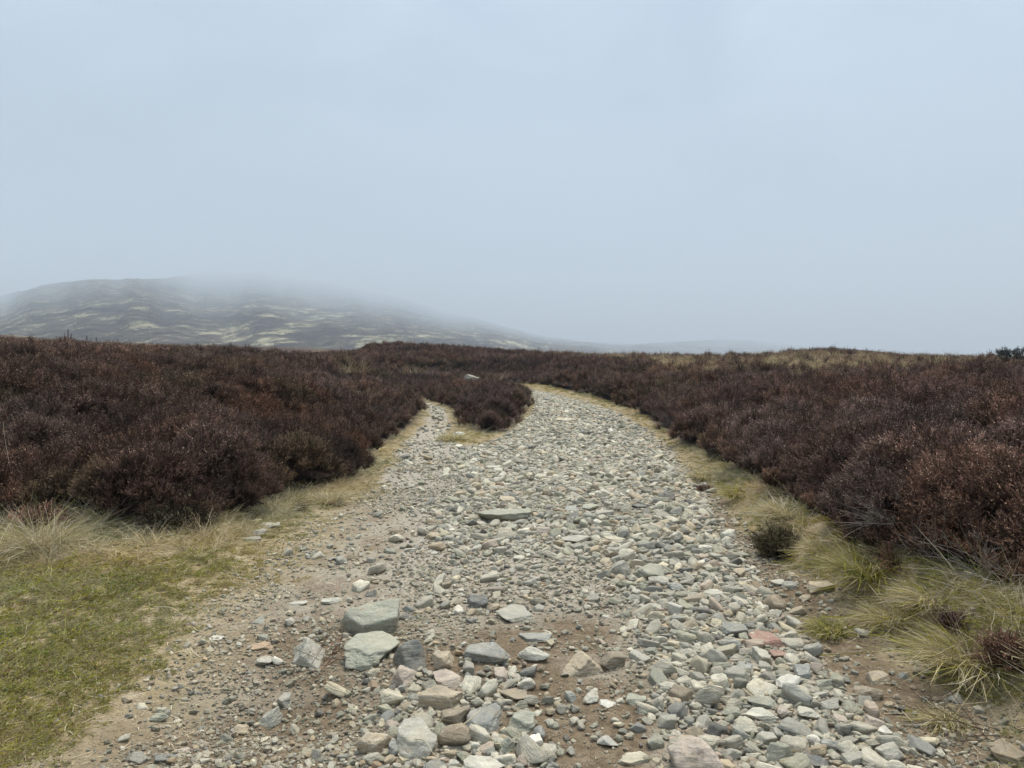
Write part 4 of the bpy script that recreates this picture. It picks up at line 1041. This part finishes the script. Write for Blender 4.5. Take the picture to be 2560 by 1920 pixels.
# ------------------------------------------------------------------ shrubs on the right skyline
M_BARK, nt, out = newmat('dark_bark'); t = NT(nt); t.l(t.bsdf(t.ramp(t.noise(t.n('ShaderNodeTexCoord').outputs['Object'], 30), [(.3, (.03, .027, .025)), (.7, (.075, .065, .055))]), .9, .1), out.inputs[0])
def shrub(px, py_top, Y, H, wd, label, seed):
    g = RS(seed); dx, dz = ray(px, py_top); x = dx * Y; z0 = CAMH + dz * Y - H
    root = bpy.data.objects.new('shrub', None); C.objects.link(root); root.location = (x, Y, z0); root['label'] = label; root['category'] = 'shrub'; root['group'] = 'dark shrubs on the right skyline'
    segs = []; tips = []
    def grow(p, d, L, r, lv):
        q = p + d * L; segs.append((p, q, r, r * .7))
        if lv == 0: tips.append((q, d)); return
        for _ in range(g.randint(2, 4)):
            nd = d + g.normal(0, .38, 3); nd[2] = abs(nd[2]) * .7 + .25; nd /= np.linalg.norm(nd); grow(q, nd, L * g.uniform(.62, .85), r * .65, lv - 1)
        tips.append((q, d))
    for _ in range(5):
        d = np.array([g.normal(0, wd), g.normal(0, .3), 1.0]); d /= np.linalg.norm(d); grow(np.zeros(3), d, H * .36, .022, 4)
    vs, fs = [], []
    for p, q, r0, r1 in segs:
        b = len(vs); d = (q - p); s = np.cross(d, [0.3, 1, .1]); s /= np.linalg.norm(s); u = np.cross(d, s); u /= np.linalg.norm(u)
        for c_, r in ((p, r0), (q, r1)):
            for k in range(4): a = k * pi / 2; vs.append(c_ + r * (s * math.cos(a) + u * math.sin(a)))
        for k in range(4): fs.append((b + k, b + (k + 1) % 4, b + 4 + (k + 1) % 4, b + 4 + k))
    link('trunk', mesh_np('trunk', np.array(vs), np.array(fs), True), M_BARK, parent=root)
    Q = np.array([a for a, b in tips]); D = np.array([b for a, b in tips]); rep = 4; Q = np.repeat(Q, rep, 0) + g.normal(0, .02, (len(Q) * rep, 3)); D = np.repeat(D, rep, 0) + g.normal(0, .7, (len(D) * rep, 3)); D /= np.linalg.norm(D, axis=1, keepdims=True)
    cc = np.array([.05, .055, .045]) * g.uniform(.6, 1.4, (len(Q), 1))
    v, f, c, _ = strips(Q, D, g.uniform(.02, .04, len(Q)), np.full(len(Q), .011), np.zeros(Q.shape), 1, cc, cc, g, .5)
    link('crown', mesh_np('crown', v, f, False, c), M_TWIG, parent=root)
shrub(2518, 876, 22, .62, .30, 'small dark shrub against the sky, left of the pair', 3)
shrub(2556, 868, 22.6, .72, .32, 'taller dark shrub at the right edge of the photo', 5)

# ------------------------------------------------------------------ old posts on the far left moor
M_POST, nt, out = newmat('dark_weathered_wood'); t = NT(nt); t.l(t.bsdf(t.ramp(t.noise(t.n('ShaderNodeTexCoord').outputs['Object'], 12), [(.3, (.02, .018, .016)), (.7, (.05, .045, .04))]), .9, .1), out.inputs[0])
def post(px, pyt, pyb, Y, label, lean, seed):
    dx, dz = ray(px, pyt); _, dzb = ray(px, pyb); H = (dz - dzb) * Y; zb = CAMH + dzb * Y
    zg = float(ground_z(np.array([dx * Y]), np.array([Y]))[0])
    zb = min(zb, zg); H = CAMH + dz * Y - zb
    prof = [(0, .13), (H * .5, .12), (H * .93, .11), (H, .06)]; vs = []
    for h_, r in prof:
        for k in range(6): a = k * pi / 3 + .3; vs.append((math.cos(a) * r + lean * h_, math.sin(a) * r, h_))
    F = grid_faces(4, 6, wrap=True); cap = np.array([[18 + k for k in range(6)]])
    o = link('fence_post', mesh_np('fence_post', np.array(vs), [F, cap], False), M_POST, label=label, cat='post', group='old posts on the far moor'); o.location = (dx * Y, Y, zb)
post(170, 823, 842, 168, 'tallest dark post on the far left moor line', 0, 1)
post(175, 835, 846, 168, 'short dark post leaning right beside the tallest post', .25, 2)
post(216, 839, 849, 168, 'thin dark post third from the left on the far moor', .1, 3)
post(241, 843, 853, 168, 'stubby dark post farthest right of the moor posts', -.1, 4)

# ------------------------------------------------------------------ haze
HAZE = 5.0e-4
def haze():
    x0, x1, y0, y1, z0, z1 = -9300., 9300., -9300., 9300., float(GZ.min()) - 1.5, HZMAX + 30
    zb = min(z0, float(HZ.min()) - 1)
    vs = np.array([(x, y, z) for z in (zb, z1) for y in (y0, y1) for x in (x0, x1)])
    fs = np.array([(0, 2, 3, 1), (4, 5, 7, 6), (0, 1, 5, 4), (2, 6, 7, 3), (0, 4, 6, 2), (1, 3, 7, 5)])
    m, nt, out = newmat('mist'); pv = nt.nodes.new('ShaderNodeVolumePrincipled')
    pv.inputs['Color'].default_value = (.71, .79, .875, 1); pv.inputs['Density'].default_value = HAZE; pv.inputs['Anisotropy'].default_value = .0
    nt.links.new(pv.outputs[0], out.inputs['Volume'])
    link('haze', mesh_np('haze', vs, fs, False), m, kind='stuff', label='even pale blue mist lying over the moor')
haze()

# ------------------------------------------------------------------ sky and sun
w = bpy.data.worlds.new('World'); scene.world = w; w.use_nodes = True
nt = w.node_tree; nt.nodes.clear(); t = NT(nt); out = nt.nodes.new('ShaderNodeOutputWorld')
SUN_EL, SUN_AZ = 62, 20       # azimuth clockwise from +y (ahead of the camera)
sky = t.n('ShaderNodeTexSky', sky_type='NISHITA'); sky.sun_disc = False; sky.sun_elevation = radians(SUN_EL); sky.sun_rotation = radians(SUN_AZ)
sky.air_density = 1; sky.dust_density = 3; sky.altitude = 400
tc = t.n('ShaderNodeTexCoord').outputs['Generated']
sx = t.n('ShaderNodeSeparateXYZ'); t.l(tc, sx.inputs[0])
mp = t.n('ShaderNodeMapping'); t.l(tc, mp.inputs[0]); mp.inputs['Scale'].default_value = (1, 1, 2.2)
cn = t.noise(mp.outputs[0], 1.5, 3, .45, .5); cn2 = t.noise(mp.outputs[0], 3.2, 5, .5, .8)
el = t.math('ADD', sx.outputs[2], t.math('MULTIPLY', t.math('SUBTRACT', cn, .5), .30))
el = t.math('ADD', el, t.math('MULTIPLY', sx.outputs[0], .06))
cloud = t.ramp(el, [(0.0, (1.38, 1.64, 2.05)), (.15, (.86, 1.13, 1.38)), (.30, (1.32, 1.68, 2.08)), (.50, (1.85, 2.36, 2.85)), (1., (2.8, 3.4, 3.9))])
cloud = t.mix(.95, cloud, t.ramp(cn2, [(.38, (.81, .85, .88)), (.62, (1.13, 1.10, 1.08))]), 'MULTIPLY')
mixc = t.mix(.97, sky.outputs[0], cloud)
bg = t.n('ShaderNodeBackground'); t.l(mixc, bg.inputs[0]); bg.inputs[1].default_value = .1
t.l(bg.outputs[0], out.inputs[0])
sl = bpy.data.lights.new('sun', 'SUN'); sl.energy = 1.9; sl.angle = radians(28); sl.color = (1, .94, .85)
so2 = bpy.data.objects.new('sun', sl); C.objects.link(so2)
so2.rotation_euler = (radians(90 - SUN_EL), 0, radians(180 - SUN_AZ))

# ------------------------------------------------------------------ camera, render settings
cam = bpy.data.cameras.new('camera'); co = bpy.data.objects.new('camera', cam); C.objects.link(co)
co.location = (0, 0, CAMH); co.rotation_euler = (radians(90) - PITCH, 0, 0)
cam.sensor_width = 36; cam.lens = 36 * FPX / 2560; cam.clip_start = .05; cam.clip_end = 40000
scene.camera = co
vs_ = scene.view_settings; vs_.view_transform = 'Standard'; vs_.look = 'None'; vs_.gamma = 1; vs_.exposure = 1.72
cy = scene.cycles
cy.max_bounces = 5; cy.diffuse_bounces = 3; cy.glossy_bounces = 1; cy.transmission_bounces = 2; cy.volume_bounces = 2
cy.use_denoising = True; cy.use_adaptive_sampling = False; cy.sample_clamp_indirect = 4
